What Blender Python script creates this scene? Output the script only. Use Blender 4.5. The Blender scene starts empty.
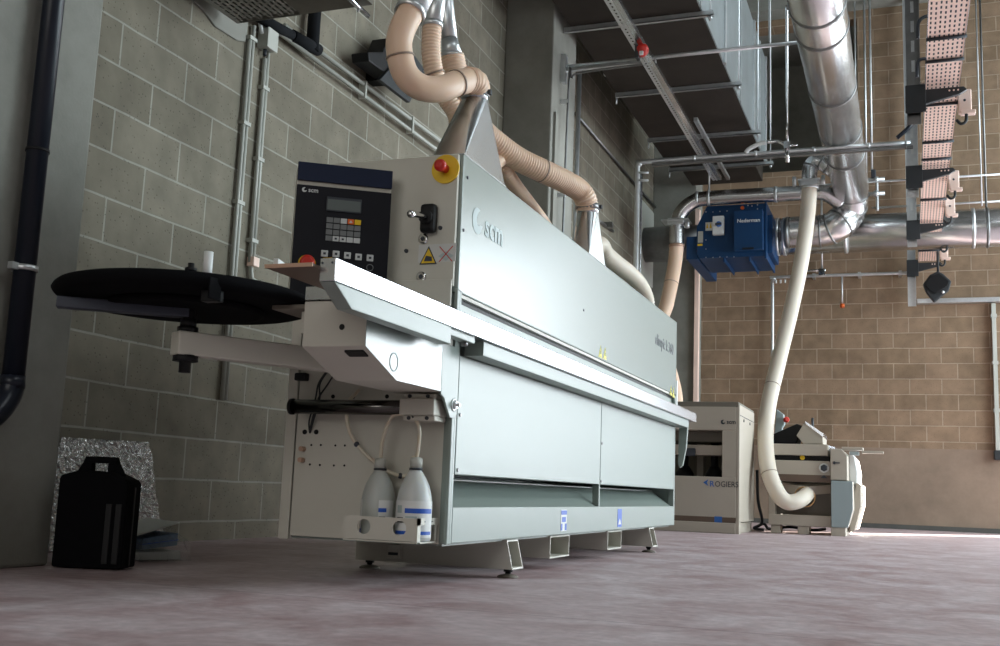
import bpy, math, random
from mathutils import Vector, Matrix
random.seed(7)
D = bpy.data
COL = bpy.context.scene.collection
PI = math.pi

# ------------------------------------------------------------------ camera
YAW, PITCH, ROLL, F = -.3633634, .15285037, .03891609, 1079.02
EYE = Vector((0, 0, .306))
fw = Vector((math.sin(YAW)*math.cos(PITCH), math.cos(YAW)*math.cos(PITCH), math.sin(PITCH)))
r0 = Vector((math.cos(YAW), -math.sin(YAW), 0)); u0 = r0.cross(fw)
RT = r0*math.cos(ROLL) + u0*math.sin(ROLL)
UP = u0*math.cos(ROLL) - r0*math.sin(ROLL)
cd = D.cameras.new('camera'); cam = D.objects.new('camera', cd); COL.objects.link(cam)
mw = Matrix((RT, UP, -fw)).transposed().to_4x4(); mw.translation = EYE
cam.matrix_world = mw
cd.sensor_width = 36; cd.lens = F/1000*36; cd.clip_start = .05; cd.clip_end = 200
bpy.context.scene.camera = cam


def at(ax, v, px, py):
    """world point on the plane coordinate[ax] = v seen at photo pixel px, py"""
    d = RT*(px-500) + UP*(323-py) + fw*F
    return EYE + d*((v-EYE[ax])/d[ax])


# ------------------------------------------------------------------ materials
MATS = {}


def mat(name, col, rough=.5, metal=0, noise=0, nscale=8, bump=0, bscale=200, spec=.5, coat=0, col2=None, emit=None, estr=0, alpha=1, trans=0, sub=0):
    m = D.materials.new(name); m.use_nodes = True
    nt = m.node_tree; b = nt.nodes['Principled BSDF']
    b.inputs['Base Color'].default_value = (*col, 1)
    b.inputs['Roughness'].default_value = rough
    b.inputs['Metallic'].default_value = metal
    b.inputs['Specular IOR Level'].default_value = spec
    b.inputs['Coat Weight'].default_value = coat
    b.inputs['Coat Roughness'].default_value = .25
    b.inputs['Alpha'].default_value = alpha
    b.inputs['Transmission Weight'].default_value = trans
    if sub:
        b.inputs['Subsurface Weight'].default_value = sub
        b.inputs['Subsurface Radius'].default_value = (.03, .02, .012)
    if emit:
        b.inputs['Emission Color'].default_value = (*emit, 1); b.inputs['Emission Strength'].default_value = estr
    geo = nt.nodes.new('ShaderNodeNewGeometry')
    if noise:
        n = nt.nodes.new('ShaderNodeTexNoise'); n.inputs['Scale'].default_value = nscale
        n.inputs['Detail'].default_value = 6; n.inputs['Roughness'].default_value = .65
        nt.links.new(geo.outputs['Position'], n.inputs['Vector'])
        r = nt.nodes.new('ShaderNodeValToRGB')
        r.color_ramp.elements[0].position = .3; r.color_ramp.elements[1].position = .7
        c2 = col2 or tuple(c*(1-noise) for c in col)
        r.color_ramp.elements[0].color = (*c2, 1); r.color_ramp.elements[1].color = (*col, 1)
        nt.links.new(n.outputs['Fac'], r.inputs['Fac']); nt.links.new(r.outputs['Color'], b.inputs['Base Color'])
    if bump:
        n2 = nt.nodes.new('ShaderNodeTexNoise'); n2.inputs['Scale'].default_value = bscale; n2.inputs['Detail'].default_value = 3
        nt.links.new(geo.outputs['Position'], n2.inputs['Vector'])
        bp = nt.nodes.new('ShaderNodeBump'); bp.inputs['Strength'].default_value = bump; bp.inputs['Distance'].default_value = .002
        nt.links.new(n2.outputs['Fac'], bp.inputs['Height']); nt.links.new(bp.outputs['Normal'], b.inputs['Normal'])
    MATS[name] = m
    return m


def blocks(name, axis, u_off, v_off, bw, rh, mortar, c1, c2, cm, moff=0.0):
    m = D.materials.new(name); m.use_nodes = True; nt = m.node_tree; N = nt.nodes.new; L = nt.links.new
    b = nt.nodes['Principled BSDF']; b.inputs['Roughness'].default_value = .9; b.inputs['Specular IOR Level'].default_value = .2
    g = N('ShaderNodeNewGeometry'); s = N('ShaderNodeSeparateXYZ'); L(g.outputs['Position'], s.inputs[0])
    au = N('ShaderNodeMath'); au.operation = 'SUBTRACT'; L(s.outputs[axis], au.inputs[0]); au.inputs[1].default_value = u_off
    av = N('ShaderNodeMath'); av.operation = 'SUBTRACT'; L(s.outputs[2], av.inputs[0]); av.inputs[1].default_value = v_off
    # a little hand-laid waviness
    wn = N('ShaderNodeTexNoise'); wn.inputs['Scale'].default_value = 3.5; L(g.outputs['Position'], wn.inputs['Vector'])
    wm = N('ShaderNodeMath'); wm.operation = 'MULTIPLY_ADD'; L(wn.outputs['Fac'], wm.inputs[0]); wm.inputs[1].default_value = .012; wm.inputs[2].default_value = -.006
    av2 = N('ShaderNodeMath'); L(av.outputs[0], av2.inputs[0]); L(wm.outputs[0], av2.inputs[1])
    cmb = N('ShaderNodeCombineXYZ'); L(au.outputs[0], cmb.inputs[0]); L(av2.outputs[0], cmb.inputs[1])
    br = N('ShaderNodeTexBrick'); L(cmb.outputs[0], br.inputs['Vector'])
    br.inputs['Scale'].default_value = 1; br.inputs['Brick Width'].default_value = bw; br.inputs['Row Height'].default_value = rh
    br.inputs['Mortar Size'].default_value = mortar; br.inputs['Mortar Smooth'].default_value = .15
    br.inputs['Color1'].default_value = (*c1, 1); br.inputs['Color2'].default_value = (*c2, 1); br.inputs['Mortar'].default_value = (*cm, 1)
    # grain and dark pits
    n = N('ShaderNodeTexNoise'); n.inputs['Scale'].default_value = 6; n.inputs['Detail'].default_value = 8; L(g.outputs['Position'], n.inputs['Vector'])
    mr = N('ShaderNodeMapRange'); L(n.outputs['Fac'], mr.inputs[0]); mr.inputs[1].default_value = .25; mr.inputs[2].default_value = .75; mr.inputs[3].default_value = .78; mr.inputs[4].default_value = 1.18
    vz = N('ShaderNodeTexVoronoi'); vz.inputs['Scale'].default_value = 42; L(g.outputs['Position'], vz.inputs['Vector'])
    pr = N('ShaderNodeMapRange'); L(vz.outputs['Distance'], pr.inputs[0]); pr.inputs[1].default_value = .10; pr.inputs[2].default_value = .2; pr.inputs[3].default_value = .62; pr.inputs[4].default_value = 1
    mm = N('ShaderNodeMath'); mm.operation = 'MULTIPLY'; L(mr.outputs[0], mm.inputs[0]); L(pr.outputs[0], mm.inputs[1])
    mx = N('ShaderNodeMixRGB'); mx.blend_type = 'MULTIPLY'; mx.inputs[0].default_value = 1; L(br.outputs['Color'], mx.inputs[1]); L(mm.outputs[0], mx.inputs[2])
    L(mx.outputs[0], b.inputs['Base Color'])
    bp = N('ShaderNodeBump'); bp.inputs['Strength'].default_value = .7; bp.inputs['Distance'].default_value = .006
    hm = N('ShaderNodeMath'); hm.operation = 'SUBTRACT'; L(mm.outputs[0], hm.inputs[0]); L(br.outputs['Fac'], hm.inputs[1])
    L(hm.outputs[0], bp.inputs['Height']); L(bp.outputs['Normal'], b.inputs['Normal'])
    MATS[name] = m
    return m


blocks('left_blocks', 1, 4.372, .0935, .465, .2012, .0055, (.238, .214, .167), (.18, .16, .123), (.345, .335, .285))
blocks('back_blocks', 0, .045, 1.118, .385, .2015, .0065, (.285, .195, .13), (.225, .155, .10), (.37, .285, .21))
mat('concrete', (.30, .295, .26), .85, noise=.35, nscale=2.2, bump=.5, bscale=90)
mat('band', (.31, .225, .165), .85, noise=.3, nscale=2.5, bump=.4, bscale=60)
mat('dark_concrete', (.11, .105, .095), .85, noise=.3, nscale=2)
mat('paint', (.25, .295, .268), .34, spec=.55, bump=.10, bscale=420, noise=.03, nscale=900)
mat('paint_gloss', (.245, .29, .268), .25, spec=.7, bump=.06, bscale=380)
mat('cabinet', (.59, .57, .50), .5, noise=.05, nscale=4, bump=.08, bscale=400)
mat('beige', (.46, .405, .335), .5, noise=.05, nscale=4, bump=.08, bscale=400)
mat('cabinet_dark', (.17, .15, .12), .6)
mat('blue_grey', (.30, .36, .37), .45)
mat('alu', (.72, .75, .79), .22, metal=1, noise=.06, nscale=30)
mat('zinc', (.72, .74, .75), .34, metal=.8, noise=.18, nscale=14)
mat('duct', (.70, .70, .70), .27, metal=1, noise=.14, nscale=5)
mat('duct_sheet', (.47, .52, .54), .42, metal=.85, noise=.2, nscale=3)
mat('duct_shaded', (.045, .037, .03), .8, spec=.2, noise=.3, nscale=3)  # duct metal with the dim light underneath put into its colour
mat('tray_brown', (.15, .135, .105), .7, noise=.3, nscale=6)
mat('tray_grey', (.27, .26, .23), .55, noise=.25, nscale=9)
mat('spout_metal', (.60, .63, .64), .27, metal=1, noise=.15, nscale=9)
mat('zinc_dark', (.28, .28, .28), .4, metal=1, noise=.25, nscale=12)
mat('dark_chrome', (.10, .095, .09), .16, metal=1)
mat('chrome', (.75, .75, .75), .12, metal=1)
mat('copper', (.55, .36, .27), .4, metal=.6)
mat('hose', (.80, .58, .43), .42, spec=.4, sub=.25)
mat('hose_ring', (.30, .22, .17), .5)
mat('hose_pale', (.70, .62, .52), .45, sub=.2)
mat('hose_amber', (.62, .36, .16), .4, sub=.2)
mat('black', (.010, .010, .011), .5, spec=.25)
mat('black_matt', (.005, .005, .006), .85, spec=.06, bump=.3, bscale=120)
mat('foam', (.014, .015, .017), .9, spec=.1)
mat('charcoal', (.032, .035, .038), .55, spec=.3)
mat('slate', (.045, .052, .075), .5)
mat('navy', (.006, .012, .036), .5, spec=.3)
mat('pipe_navy', (.008, .011, .02), .35, spec=.4)
mat('panel_dark', (.010, .010, .014), .5, spec=.2)
mat('screen', (.12, .135, .13), .25)
mat('key_grey', (.16, .165, .165), .5)
mat('key_white', (.55, .56, .55), .5)
mat('red', (.55, .025, .015), .35)
mat('orange', (.72, .13, .02), .4)
mat('yellow', (.78, .50, .01), .45)
mat('yellow_green', (.80, .72, .02), .45)
mat('white', (.72, .73, .72), .5)
mat('label_white', (.62, .62, .60), .5)
mat('ink', (.03, .035, .045), .5)
mat('logo_grey', (.42, .50, .50), .45)
mat('logo_blue', (.03, .13, .42), .45)
mat('label_blue', (.02, .10, .50), .45)
mat('fan_blue', (.006, .045, .13), .5, spec=.3, noise=.15, nscale=6)
mat('brown_wood', (.13, .085, .06), .5)
mat('plastic_grey', (.47, .475, .43), .5)
mat('poly', (.58, .60, .58), .38, sub=.4)
mat('liquid', (.46, .48, .45), .4, sub=.3)
mat('tube_clear', (.62, .56, .44), .3, spec=.6, sub=.2)
mat('plaster', (.25, .245, .215), .8)
mat('paper', (.62, .64, .62), .8)
mat('paper_blue', (.18, .27, .40), .7, noise=.3, nscale=60)
mat('socket', (.94, .70, .60), .55)  # socket beige; on the tray base it carries pink floor bounce
mat('glass_lit', (.5, .55, .6), .3)

# crinkled foil
m = mat('foil', (.86, .87, .86), .24, metal=.75)
nt = m.node_tree; b = nt.nodes['Principled BSDF']
v = nt.nodes.new('ShaderNodeTexVoronoi'); v.inputs['Scale'].default_value = 48
n = nt.nodes.new('ShaderNodeTexNoise'); n.inputs['Scale'].default_value = 22
g = nt.nodes.new('ShaderNodeNewGeometry')
nt.links.new(g.outputs['Position'], v.inputs['Vector']); nt.links.new(g.outputs['Position'], n.inputs['Vector'])
ad = nt.nodes.new('ShaderNodeMath'); ad.operation = 'MULTIPLY_ADD'; nt.links.new(n.outputs['Fac'], ad.inputs[0]); ad.inputs[1].default_value = 2.5
nt.links.new(v.outputs['Distance'], ad.inputs[2])
bp = nt.nodes.new('ShaderNodeBump'); bp.inputs['Strength'].default_value = 1; bp.inputs['Distance'].default_value = .03
nt.links.new(ad.outputs[0], bp.inputs['Height']); nt.links.new(bp.outputs['Normal'], b.inputs['Normal'])

# translucent bag
m = mat('bag', (.75, .76, .76), .25, alpha=.16)
# floor
m = D.materials.new('floor'); m.use_nodes = True; MATS['floor'] = m
nt = m.node_tree; N = nt.nodes.new; L = nt.links.new; b = nt.nodes['Principled BSDF']
g = N('ShaderNodeNewGeometry')
n1 = N('ShaderNodeTexNoise'); n1.inputs['Scale'].default_value = 3.4; n1.inputs['Detail'].default_value = 9; n1.inputs['Roughness'].default_value = .68; n1.inputs['Distortion'].default_value = .6
L(g.outputs['Position'], n1.inputs['Vector'])
r1 = N('ShaderNodeValToRGB'); L(n1.outputs['Fac'], r1.inputs[0])
r1.color_ramp.elements[0].position = .34; r1.color_ramp.elements[0].color = (.36, .235, .24, 1)
r1.color_ramp.elements[1].position = .64; r1.color_ramp.elements[1].color = (.58, .485, .50, 1)
n2 = N('ShaderNodeTexNoise'); n2.inputs['Scale'].default_value = 26; n2.inputs['Detail'].default_value = 6; L(g.outputs['Position'], n2.inputs['Vector'])
mr = N('ShaderNodeMapRange'); L(n2.outputs['Fac'], mr.inputs[0]); mr.inputs[1].default_value = .3; mr.inputs[2].default_value = .7; mr.inputs[3].default_value = .86; mr.inputs[4].default_value = 1.1
mx = N('ShaderNodeMixRGB'); mx.blend_type = 'MULTIPLY'; mx.inputs[0].default_value = 1; L(r1.outputs[0], mx.inputs[1]); L(mr.outputs[0], mx.inputs[2])
# sawn joints every 4 m
s = N('ShaderNodeSeparateXYZ'); L(g.outputs['Position'], s.inputs[0])


def joint(sock, off, period=4.0):
    a = N('ShaderNodeMath'); a.operation = 'SUBTRACT'; L(sock, a.inputs[0]); a.inputs[1].default_value = off
    w = N('ShaderNodeMath'); w.operation = 'PINGPONG'; L(a.outputs[0], w.inputs[0]); w.inputs[1].default_value = period/2
    c = N('ShaderNodeMath'); c.operation = 'LESS_THAN'; L(w.outputs[0], c.inputs[0]); c.inputs[1].default_value = .003
    return c


jx = joint(s.outputs[0], -2.62); jy = joint(s.outputs[1], 2.62, 4.4)
jm = N('ShaderNodeMath'); jm.operation = 'MAXIMUM'; L(jx.outputs[0], jm.inputs[0]); L(jy.outputs[0], jm.inputs[1])
jf = N('ShaderNodeMath'); jf.operation = 'MULTIPLY'; L(jm.outputs[0], jf.inputs[0]); jf.inputs[1].default_value = .55
mj = N('ShaderNodeMixRGB'); L(jf.outputs[0], mj.inputs[0]); L(mx.outputs[0], mj.inputs[1]); mj.inputs[2].default_value = (.09, .05, .05, 1)
L(mj.outputs[0], b.inputs['Base Color'])
rr = N('ShaderNodeMapRange'); L(n1.outputs['Fac'], rr.inputs[0]); rr.inputs[1].default_value = .3; rr.inputs[2].default_value = .7; rr.inputs[3].default_value = .42; rr.inputs[4].default_value = .62
L(rr.outputs[0], b.inputs['Roughness'])
bp = N('ShaderNodeBump'); bp.inputs['Strength'].default_value = .25; bp.inputs['Distance'].default_value = .003; L(n2.outputs['Fac'], bp.inputs['Height']); L(bp.outputs['Normal'], b.inputs['Normal'])


# ------------------------------------------------------------------ mesh building
def V(*a): return Vector(a)


def spline(pts, n=12):
    pts = [Vector(p) for p in pts]; P = [pts[0]*2-pts[1]] + pts + [pts[-1]*2-pts[-2]]; out = []
    for i in range(1, len(P)-2):
        a, b_, c, d = P[i-1:i+3]
        for k in range(n):
            t = k/n
            out.append(.5*((2*b_) + (c-a)*t + (2*a-5*b_+4*c-d)*t*t + (-a+3*b_-3*c+d)*t**3))
    out.append(pts[-1]); return out


def resample(pts, step):
    out = [pts[0]]; acc = 0
    for a, b_ in zip(pts, pts[1:]):
        d = (b_-a).length; t = step-acc
        while t <= d:
            out.append(a.lerp(b_, t/d)); t += step
        acc = (acc+d) % step if d else acc
    if (out[-1]-pts[-1]).length > step*.3: out.append(pts[-1])
    return out


class MB:
    def __init__(s): s.v = []; s.f = []; s.m = []; s.s = []

    def face(s, idx, m=0, sm=False): s.f.append(idx); s.m.append(m); s.s.append(sm)

    def poly(s, pts, m=0):
        i = len(s.v); s.v += [tuple(p) for p in pts]; s.face(list(range(i, i+len(pts))), m); return s

    def hexa(s, p, m=0):
        """8 points: bottom 4 ccw, top 4 ccw"""
        i = len(s.v); s.v += [tuple(q) for q in p]
        for f in ((3, 2, 1, 0), (4, 5, 6, 7), (0, 1, 5, 4), (1, 2, 6, 5), (2, 3, 7, 6), (3, 0, 4, 7)): s.face([i+k for k in f], m)
        return s

    def box(s, x0, x1, y0, y1, z0, z1, m=0):
        return s.hexa([(x0, y0, z0), (x1, y0, z0), (x1, y1, z0), (x0, y1, z0), (x0, y0, z1), (x1, y0, z1), (x1, y1, z1), (x0, y1, z1)], m)

    def prism(s, pts, d, m=0):
        """polygon extruded by vector d"""
        d = Vector(d); pts = [Vector(p) for p in pts]; n = len(pts); i = len(s.v)
        nrm = Vector()
        for a, b_ in zip(pts, pts[1:]+pts[:1]): nrm += a.cross(b_)
        if nrm.dot(d) > 0: pts = pts[::-1]
        s.v += [tuple(p) for p in pts] + [tuple(p+d) for p in pts]
        s.face(list(range(i, i+n)), m); s.face(list(range(i+2*n-1, i+n-1, -1)), m)
        for k in range(n):
            a, b_ = i+k, i+(k+1) % n
            s.face([b_, a, a+n, b_+n], m)
        return s

    def tube(s, pts, r, n=14, m=0, caps=True, pitch=0, amp=0, r1=None):
        pts = [Vector(p) for p in pts]
        if pitch:
            pts = resample(pts, pitch/4)
        N_ = len(pts); tan = []
        for k in range(N_):
            t = pts[min(k+1, N_-1)]-pts[max(k-1, 0)]
            tan.append(t.normalized() if t.length > 1e-9 else Vector((0, 0, 1)))
        ref = Vector((0, 0, 1)) if abs(tan[0].z) < .9 else Vector((1, 0, 0))
        a = tan[0].cross(ref).normalized(); i0 = len(s.v)
        for k in range(N_):
            a = (a - tan[k]*a.dot(tan[k])).normalized(); b_ = tan[k].cross(a)
            rr_ = r if r1 is None else r+(r1-r)*k/max(1, N_-1)
            if pitch: rr_ += amp*(1, .15, -1, .15)[k % 4]
            for j in range(n):
                t = 2*PI*j/n
                s.v.append(tuple(pts[k] + (a*math.cos(t)+b_*math.sin(t))*rr_))
        for k in range(N_-1):
            for j in range(n):
                p = i0+k*n+j; q = i0+k*n+(j+1) % n
                s.face([p, q, q+n, p+n], m, True)
        if caps:
            s.face([i0+j for j in range(n-1, -1, -1)], m); s.face([i0+(N_-1)*n+j for j in range(n)], m)
        return s

    def cyl(s, a, b_, r, r1=None, n=16, m=0): return s.tube([a, b_], r, n, m, True, r1=r1)

    def lathe(s, prof, c=(0, 0, 0), axis=(0, 0, 1), n=28, m=0, cap=True):
        """profile of (radius, height) pairs spun about axis through c"""
        ax = Vector(axis).normalized(); ref = Vector((1, 0, 0)) if abs(ax.x) < .9 else Vector((0, 1, 0))
        a = ax.cross(ref).normalized(); b_ = ax.cross(a); c = Vector(c); i0 = len(s.v)
        for (r, h) in prof:
            for j in range(n):
                t = 2*PI*j/n; s.v.append(tuple(c + ax*h + (a*math.cos(t)+b_*math.sin(t))*r))
        for k in range(len(prof)-1):
            for j in range(n):
                p = i0+k*n+j; q = i0+k*n+(j+1) % n
                s.face([p, q, q+n, p+n], m, True)
        if cap:
            s.face([i0+j for j in range(n-1, -1, -1)], m); s.face([i0+(len(prof)-1)*n+j for j in range(n)], m)
        return s

    def ring(s, c, axis, r, w, t, n=28, m=0):
        """flat collar: inner radius r, radial thickness t, width w along axis"""
        return s.lathe([(r, -w/2), (r+t, -w/2), (r+t, w/2), (r, w/2), (r, -w/2)], c, axis, n, m, cap=False)

    def sphere(s, c, r, n=14, m=0, sq=(1, 1, 1)):
        c = Vector(c); i0 = len(s.v); rows = n//2
        for k in range(rows+1):
            ph = PI*k/rows
            for j in range(n):
                t = 2*PI*j/n
                s.v.append((c.x+r*sq[0]*math.sin(ph)*math.cos(t), c.y+r*sq[1]*math.sin(ph)*math.sin(t), c.z-r*sq[2]*math.cos(ph)))
        for k in range(rows):
            for j in range(n):
                p = i0+k*n+j; q = i0+k*n+(j+1) % n; s.face([p, q, q+n, p+n], m, True)
        return s

    def build(s, name, mats, parent=None, bevel=0, seg=2):
        me = D.meshes.new(name)
        me.from_pydata(s.v, [], s.f)
        if isinstance(mats, str): mats = [mats]
        for q in mats: me.materials.append(MATS[q])
        for p, m_, sm in zip(me.polygons, s.m, s.s): p.material_index = m_; p.use_smooth = sm
        me.update()
        o = D.objects.new(name, me); COL.objects.link(o)
        if bevel:
            bm_ = o.modifiers.new('bevel', 'BEVEL'); bm_.width = bevel; bm_.segments = seg; bm_.limit_method = 'ANGLE'; bm_.angle_limit = math.radians(40)
        if parent: adopt(o, parent)
        return o


def wloc(o):
    l = Vector(o.location)
    while o.parent is not None: o = o.parent; l = Vector(o.location) if o.parent is None else l
    return l


def adopt(o, parent):
    o.parent = parent
    root = parent
    while root.parent is not None: root = root.parent
    o.matrix_parent_inverse = Matrix.Translation(-Vector(root.location)) if parent is root else Matrix.Identity(4)
    return o


def thing(name, label, cat, loc, group=None):
    o = D.objects.new(name, None); COL.objects.link(o); o.location = loc; o.empty_display_size = .1
    tag(o, label, cat, group); return o


def tag(o, label, cat, group=None):
    o['label'] = label; o['category'] = cat
    if group: o['group'] = group
    return o


def part_label(o, t): o['label'] = t; return o


def struct(o): o['kind'] = 'structure'; return o


def copy_tree(o, parent=None):
    c = o.copy(); COL.objects.link(c)
    if parent is not None: c.parent = parent
    for ch in [q for q in D.objects if q.parent == o]: copy_tree(ch, c)
    return c


def text(name, body, size, loc, right, up, m, parent, bold=0, align='CENTER', ext=.0006, xs=1):
    cu = D.curves.new(name, 'FONT'); cu.body = body; cu.size = size; cu.align_x = align; cu.align_y = 'CENTER'
    cu.extrude = ext; cu.offset = bold*size; cu.resolution_u = 3
    t = D.objects.new(name+'_c', cu); COL.objects.link(t)
    dg = bpy.context.evaluated_depsgraph_get(); me = D.meshes.new_from_object(t.evaluated_get(dg)); me.name = name
    D.objects.remove(t); D.curves.remove(cu)
    right = Vector(right).normalized(); up = Vector(up).normalized(); nr = right.cross(up)
    M_ = Matrix((right, up, nr)).transposed().to_4x4(); M_.translation = Vector(loc)
    me.transform(Matrix.Diagonal((xs, 1, 1, 1))); me.transform(M_); me.materials.clear(); me.materials.append(MATS[m])
    o = D.objects.new(name, me); COL.objects.link(o)
    if parent: adopt(o, parent)
    return o


def scm_logo(c, right, up, h, m, parent, name='logo'):
    """round swoosh badge and the three letters"""
    right = Vector(right).normalized(); up = Vector(up).normalized(); nr = right.cross(up); c = Vector(c)
    b_ = MB()
    def P(u, v): return c + right*u + up*v + nr*.0005
    R_ = h*.62
    # disc with a leaf cut out of its upper right
    A = [(math.cos(math.radians(65+k*285/24))*R_, math.sin(math.radians(65+k*285/24))*R_) for k in range(25)]
    I = [(.55, -.22), (.30, -.34), (.02, -.30), (-.15, -.08), (-.16, .20), (-.02, .50), (.20, .74)]
    I = [(x*R_, y*R_) for x, y in I]
    for k in range(24):
        f0, f1 = k/24*(len(I)-1), (k+1)/24*(len(I)-1)
        def q(f): f = len(I)-1-f; i_ = min(int(f), len(I)-2); t = f-i_; return (I[i_][0]*(1-t)+I[i_+1][0]*t, I[i_][1]*(1-t)+I[i_+1][1]*t)
        b_.poly([P(*A[k]), P(*A[k+1]), P(*q(f1)), P(*q(f0))])
    b_.build(name+'_badge', m, parent)
    text(name+'_lettering', 'scm', h*1.55, c + right*(h*.95) + up*(h*.02) + nr*.0004, right, up, m, parent, bold=.022, align='LEFT')


X1 = Vector((1, 0, 0)); Y1 = Vector((0, 1, 0)); Z1 = Vector((0, 0, 1))
WX = -3.26      # face of the left wall
WY = 14.9       # face of the back wall

# ================================================================== the setting
struct(MB().box(-3.6, 8.2, -5, 15.5, -.2, 0).build('floor', 'floor'))
struct(MB().box(-3.6, WX, -5, 15.5, 0, 7.8).build('wall_left', 'left_blocks'))
b_ = MB()
RX0, RX1, RZ0, RZ1 = -2.1, -.55, 4.82, 6.95     # recess high in the back wall
DX0, DX1, DZ1 = 1.85, 2.60, 2.0                 # gap of the door that stands ajar
b_.box(-3.6, DX0, WY, WY+.25, 0, 1.03, 1)
for x0, x1, z0, z1 in ((-3.6, DX0, 1.03, DZ1), (-3.6, RX0, DZ1, 7.8), (RX0, RX1, DZ1, RZ0), (RX0, RX1, RZ1, 7.8), (RX1, 8.2, DZ1, 7.8), (DX1, 8.2, 0, DZ1)):
    b_.box(x0, x1, WY, WY+.25, z0, z1)
struct(b_.build('wall_back', ['back_blocks', 'band']))
b_ = MB(); b_.box(RX0-.2, RX1+.2, WY+1.5, WY+1.7, RZ0-.2, RZ1+.2).box(RX0-.2, RX0, WY+.25, WY+1.5, RZ0, RZ1).box(RX1, RX1+.2, WY+.25, WY+1.5, RZ0, RZ1)
b_.box(RX0-.2, RX1+.2, WY+.25, WY+1.5, RZ1, RZ1+.2).box(RX0-.2, RX1+.2, WY+.25, WY+1.5, RZ0-.2, RZ0)
struct(b_.build('wall_recess', 'concrete'))
struct(MB().box(8.0, 8.25, -5, 15.5, 0, 7.8).build('wall_right', 'concrete'))
struct(MB().box(-3.6, 8.2, -5.25, -5, 0, 7.8).build('wall_near', 'concrete'))
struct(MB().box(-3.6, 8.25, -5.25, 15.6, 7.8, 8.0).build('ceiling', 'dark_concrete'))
struct(MB().box(-3.26, 8.0, WY-.35, WY, 7.06, 7.8).build('trim_beam', 'concrete', bevel=.01))
struct(MB().box(-3.26, 8.0, WY-.012, WY, 0, .06).build('baseboard_back', 'dark_concrete'))
# concrete columns along the left wall, 6 m apart
struct(MB().box(WX, -2.66, 2.25, 2.893, 0, 7.8).build('concrete_column', 'concrete', bevel=.012))
struct(MB().box(WX, -2.813, 8.44, 9.12, 0, 7.8).build('concrete_column', 'concrete', bevel=.012))
struct(MB().box(WX, -2.66, 14.4, 14.9, 0, 7.8).build('concrete_column', 'concrete', bevel=.012))
# daylight openings that the photo does not show: glazed door at the far right, window band on the right wall; fill panes below are added
b_ = MB()
struct(MB().box(2.62, 6.8, WY-.03, WY-.005, .05, 4.3).build('door_1', 'glass_lit'))
struct(MB().box(3.0, 6.2, -.9, 3.3, 7.765, 7.795).build('front_fill_pane', 'glass_lit'))  # ceiling pane added behind the foreground fill lamp
struct(MB().box(3.8, 7.4, 7.7, 13.9, 7.765, 7.795).build('back_fill_pane', 'glass_lit'))  # ceiling pane added behind the lamp that lifts the back wall
struct(MB().box(7.97, 7.995, 5.8, 13.4, .8, 5.4).build('window_1', 'glass_lit'))
struct(MB().box(-3.2, .8, -4.995, -4.97, 1.5, 4.5).build('rear_fill_pane', 'glass_lit'))  # pane added behind the fill lamp at the camera's back
# white rainwater bracket of plaster on the left wall
pl = [at(0, WX, *p) for p in ((190, 0), (203, 12), (214, 27), (236, 41), (244, 42), (247, 20), (262, 0))]
struct(MB().prism(pl, (.012, 0, 0)).build('trim_plaster_patch', 'plaster', bevel=.006))

# ================================================================== lights
def area(name, loc, rot, sx, sy, power, col):
    l = D.lights.new(name, 'AREA'); l.shape = 'RECTANGLE'; l.size = sx; l.size_y = sy; l.energy = power; l.color = col
    o = D.objects.new(name, l); COL.objects.link(o); o.location = loc; o.rotation_euler = rot; return o


area('door_daylight', (4.7, WY-.08, 2.2), (math.radians(-90), 0, 0), 4.1, 4.1, 500, (.90, .96, 1))
area('window_daylight', (7.9, 9.6, 3.1), (0, math.radians(90), 0), 4.4, 7.4, 1000, (.80, .95, 1))
area("rear_fill_light", (-1.2, -4.9, 3.0), (math.radians(88), 0, 0), 4, 3, 98, (1, .96, .9))  # fill lamp added so faces towards the camera do not go black
area('front_fill_light', (4.6, 1.2, 7.7), (0, 0, 0), 3, 4, 140, (.9, .96, 1))  # fill lamp added to brighten the foreground floor
area('back_fill_light', (5.6, 10.8, 7.7), (0, 0, 0), 3.4, 6, 360, (.86, .95, 1))  # fill lamp added to brighten the back wall and right floor
sl = D.lights.new('sun', 'SUN'); sl.energy = 60; sl.angle = .01; sl.color = (1, .95, .86)
so = D.objects.new('sun', sl); COL.objects.link(so)
sd = Vector((-.64, -.77, -.30)); so.rotation_euler = sd.to_track_quat('-Z', 'Y').to_euler(); so.location = (6, 20, 5)
w = D.worlds.new('world'); bpy.context.scene.world = w; w.use_nodes = True
w.node_tree.nodes['Background'].inputs[0].default_value = (.75, .87, 1, 1); w.node_tree.nodes['Background'].inputs[1].default_value = 4.0
vs = bpy.context.scene.view_settings
vs.view_transform = 'Standard'; vs.look = 'None'; vs.gamma = 1; vs.exposure = 0; vs.use_curve_mapping = False

# ================================================================== edge banding machine
FX = -1.30      # front face
NY, FY = 3.04, 6.45
BX = -1.855     # rear of the lower body
M = thing('edge_banding_machine', 'long white industrial edge banding machine with control panel, filling the middle of the hall', 'machine', (-1.58, 4.75, 0))
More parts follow.
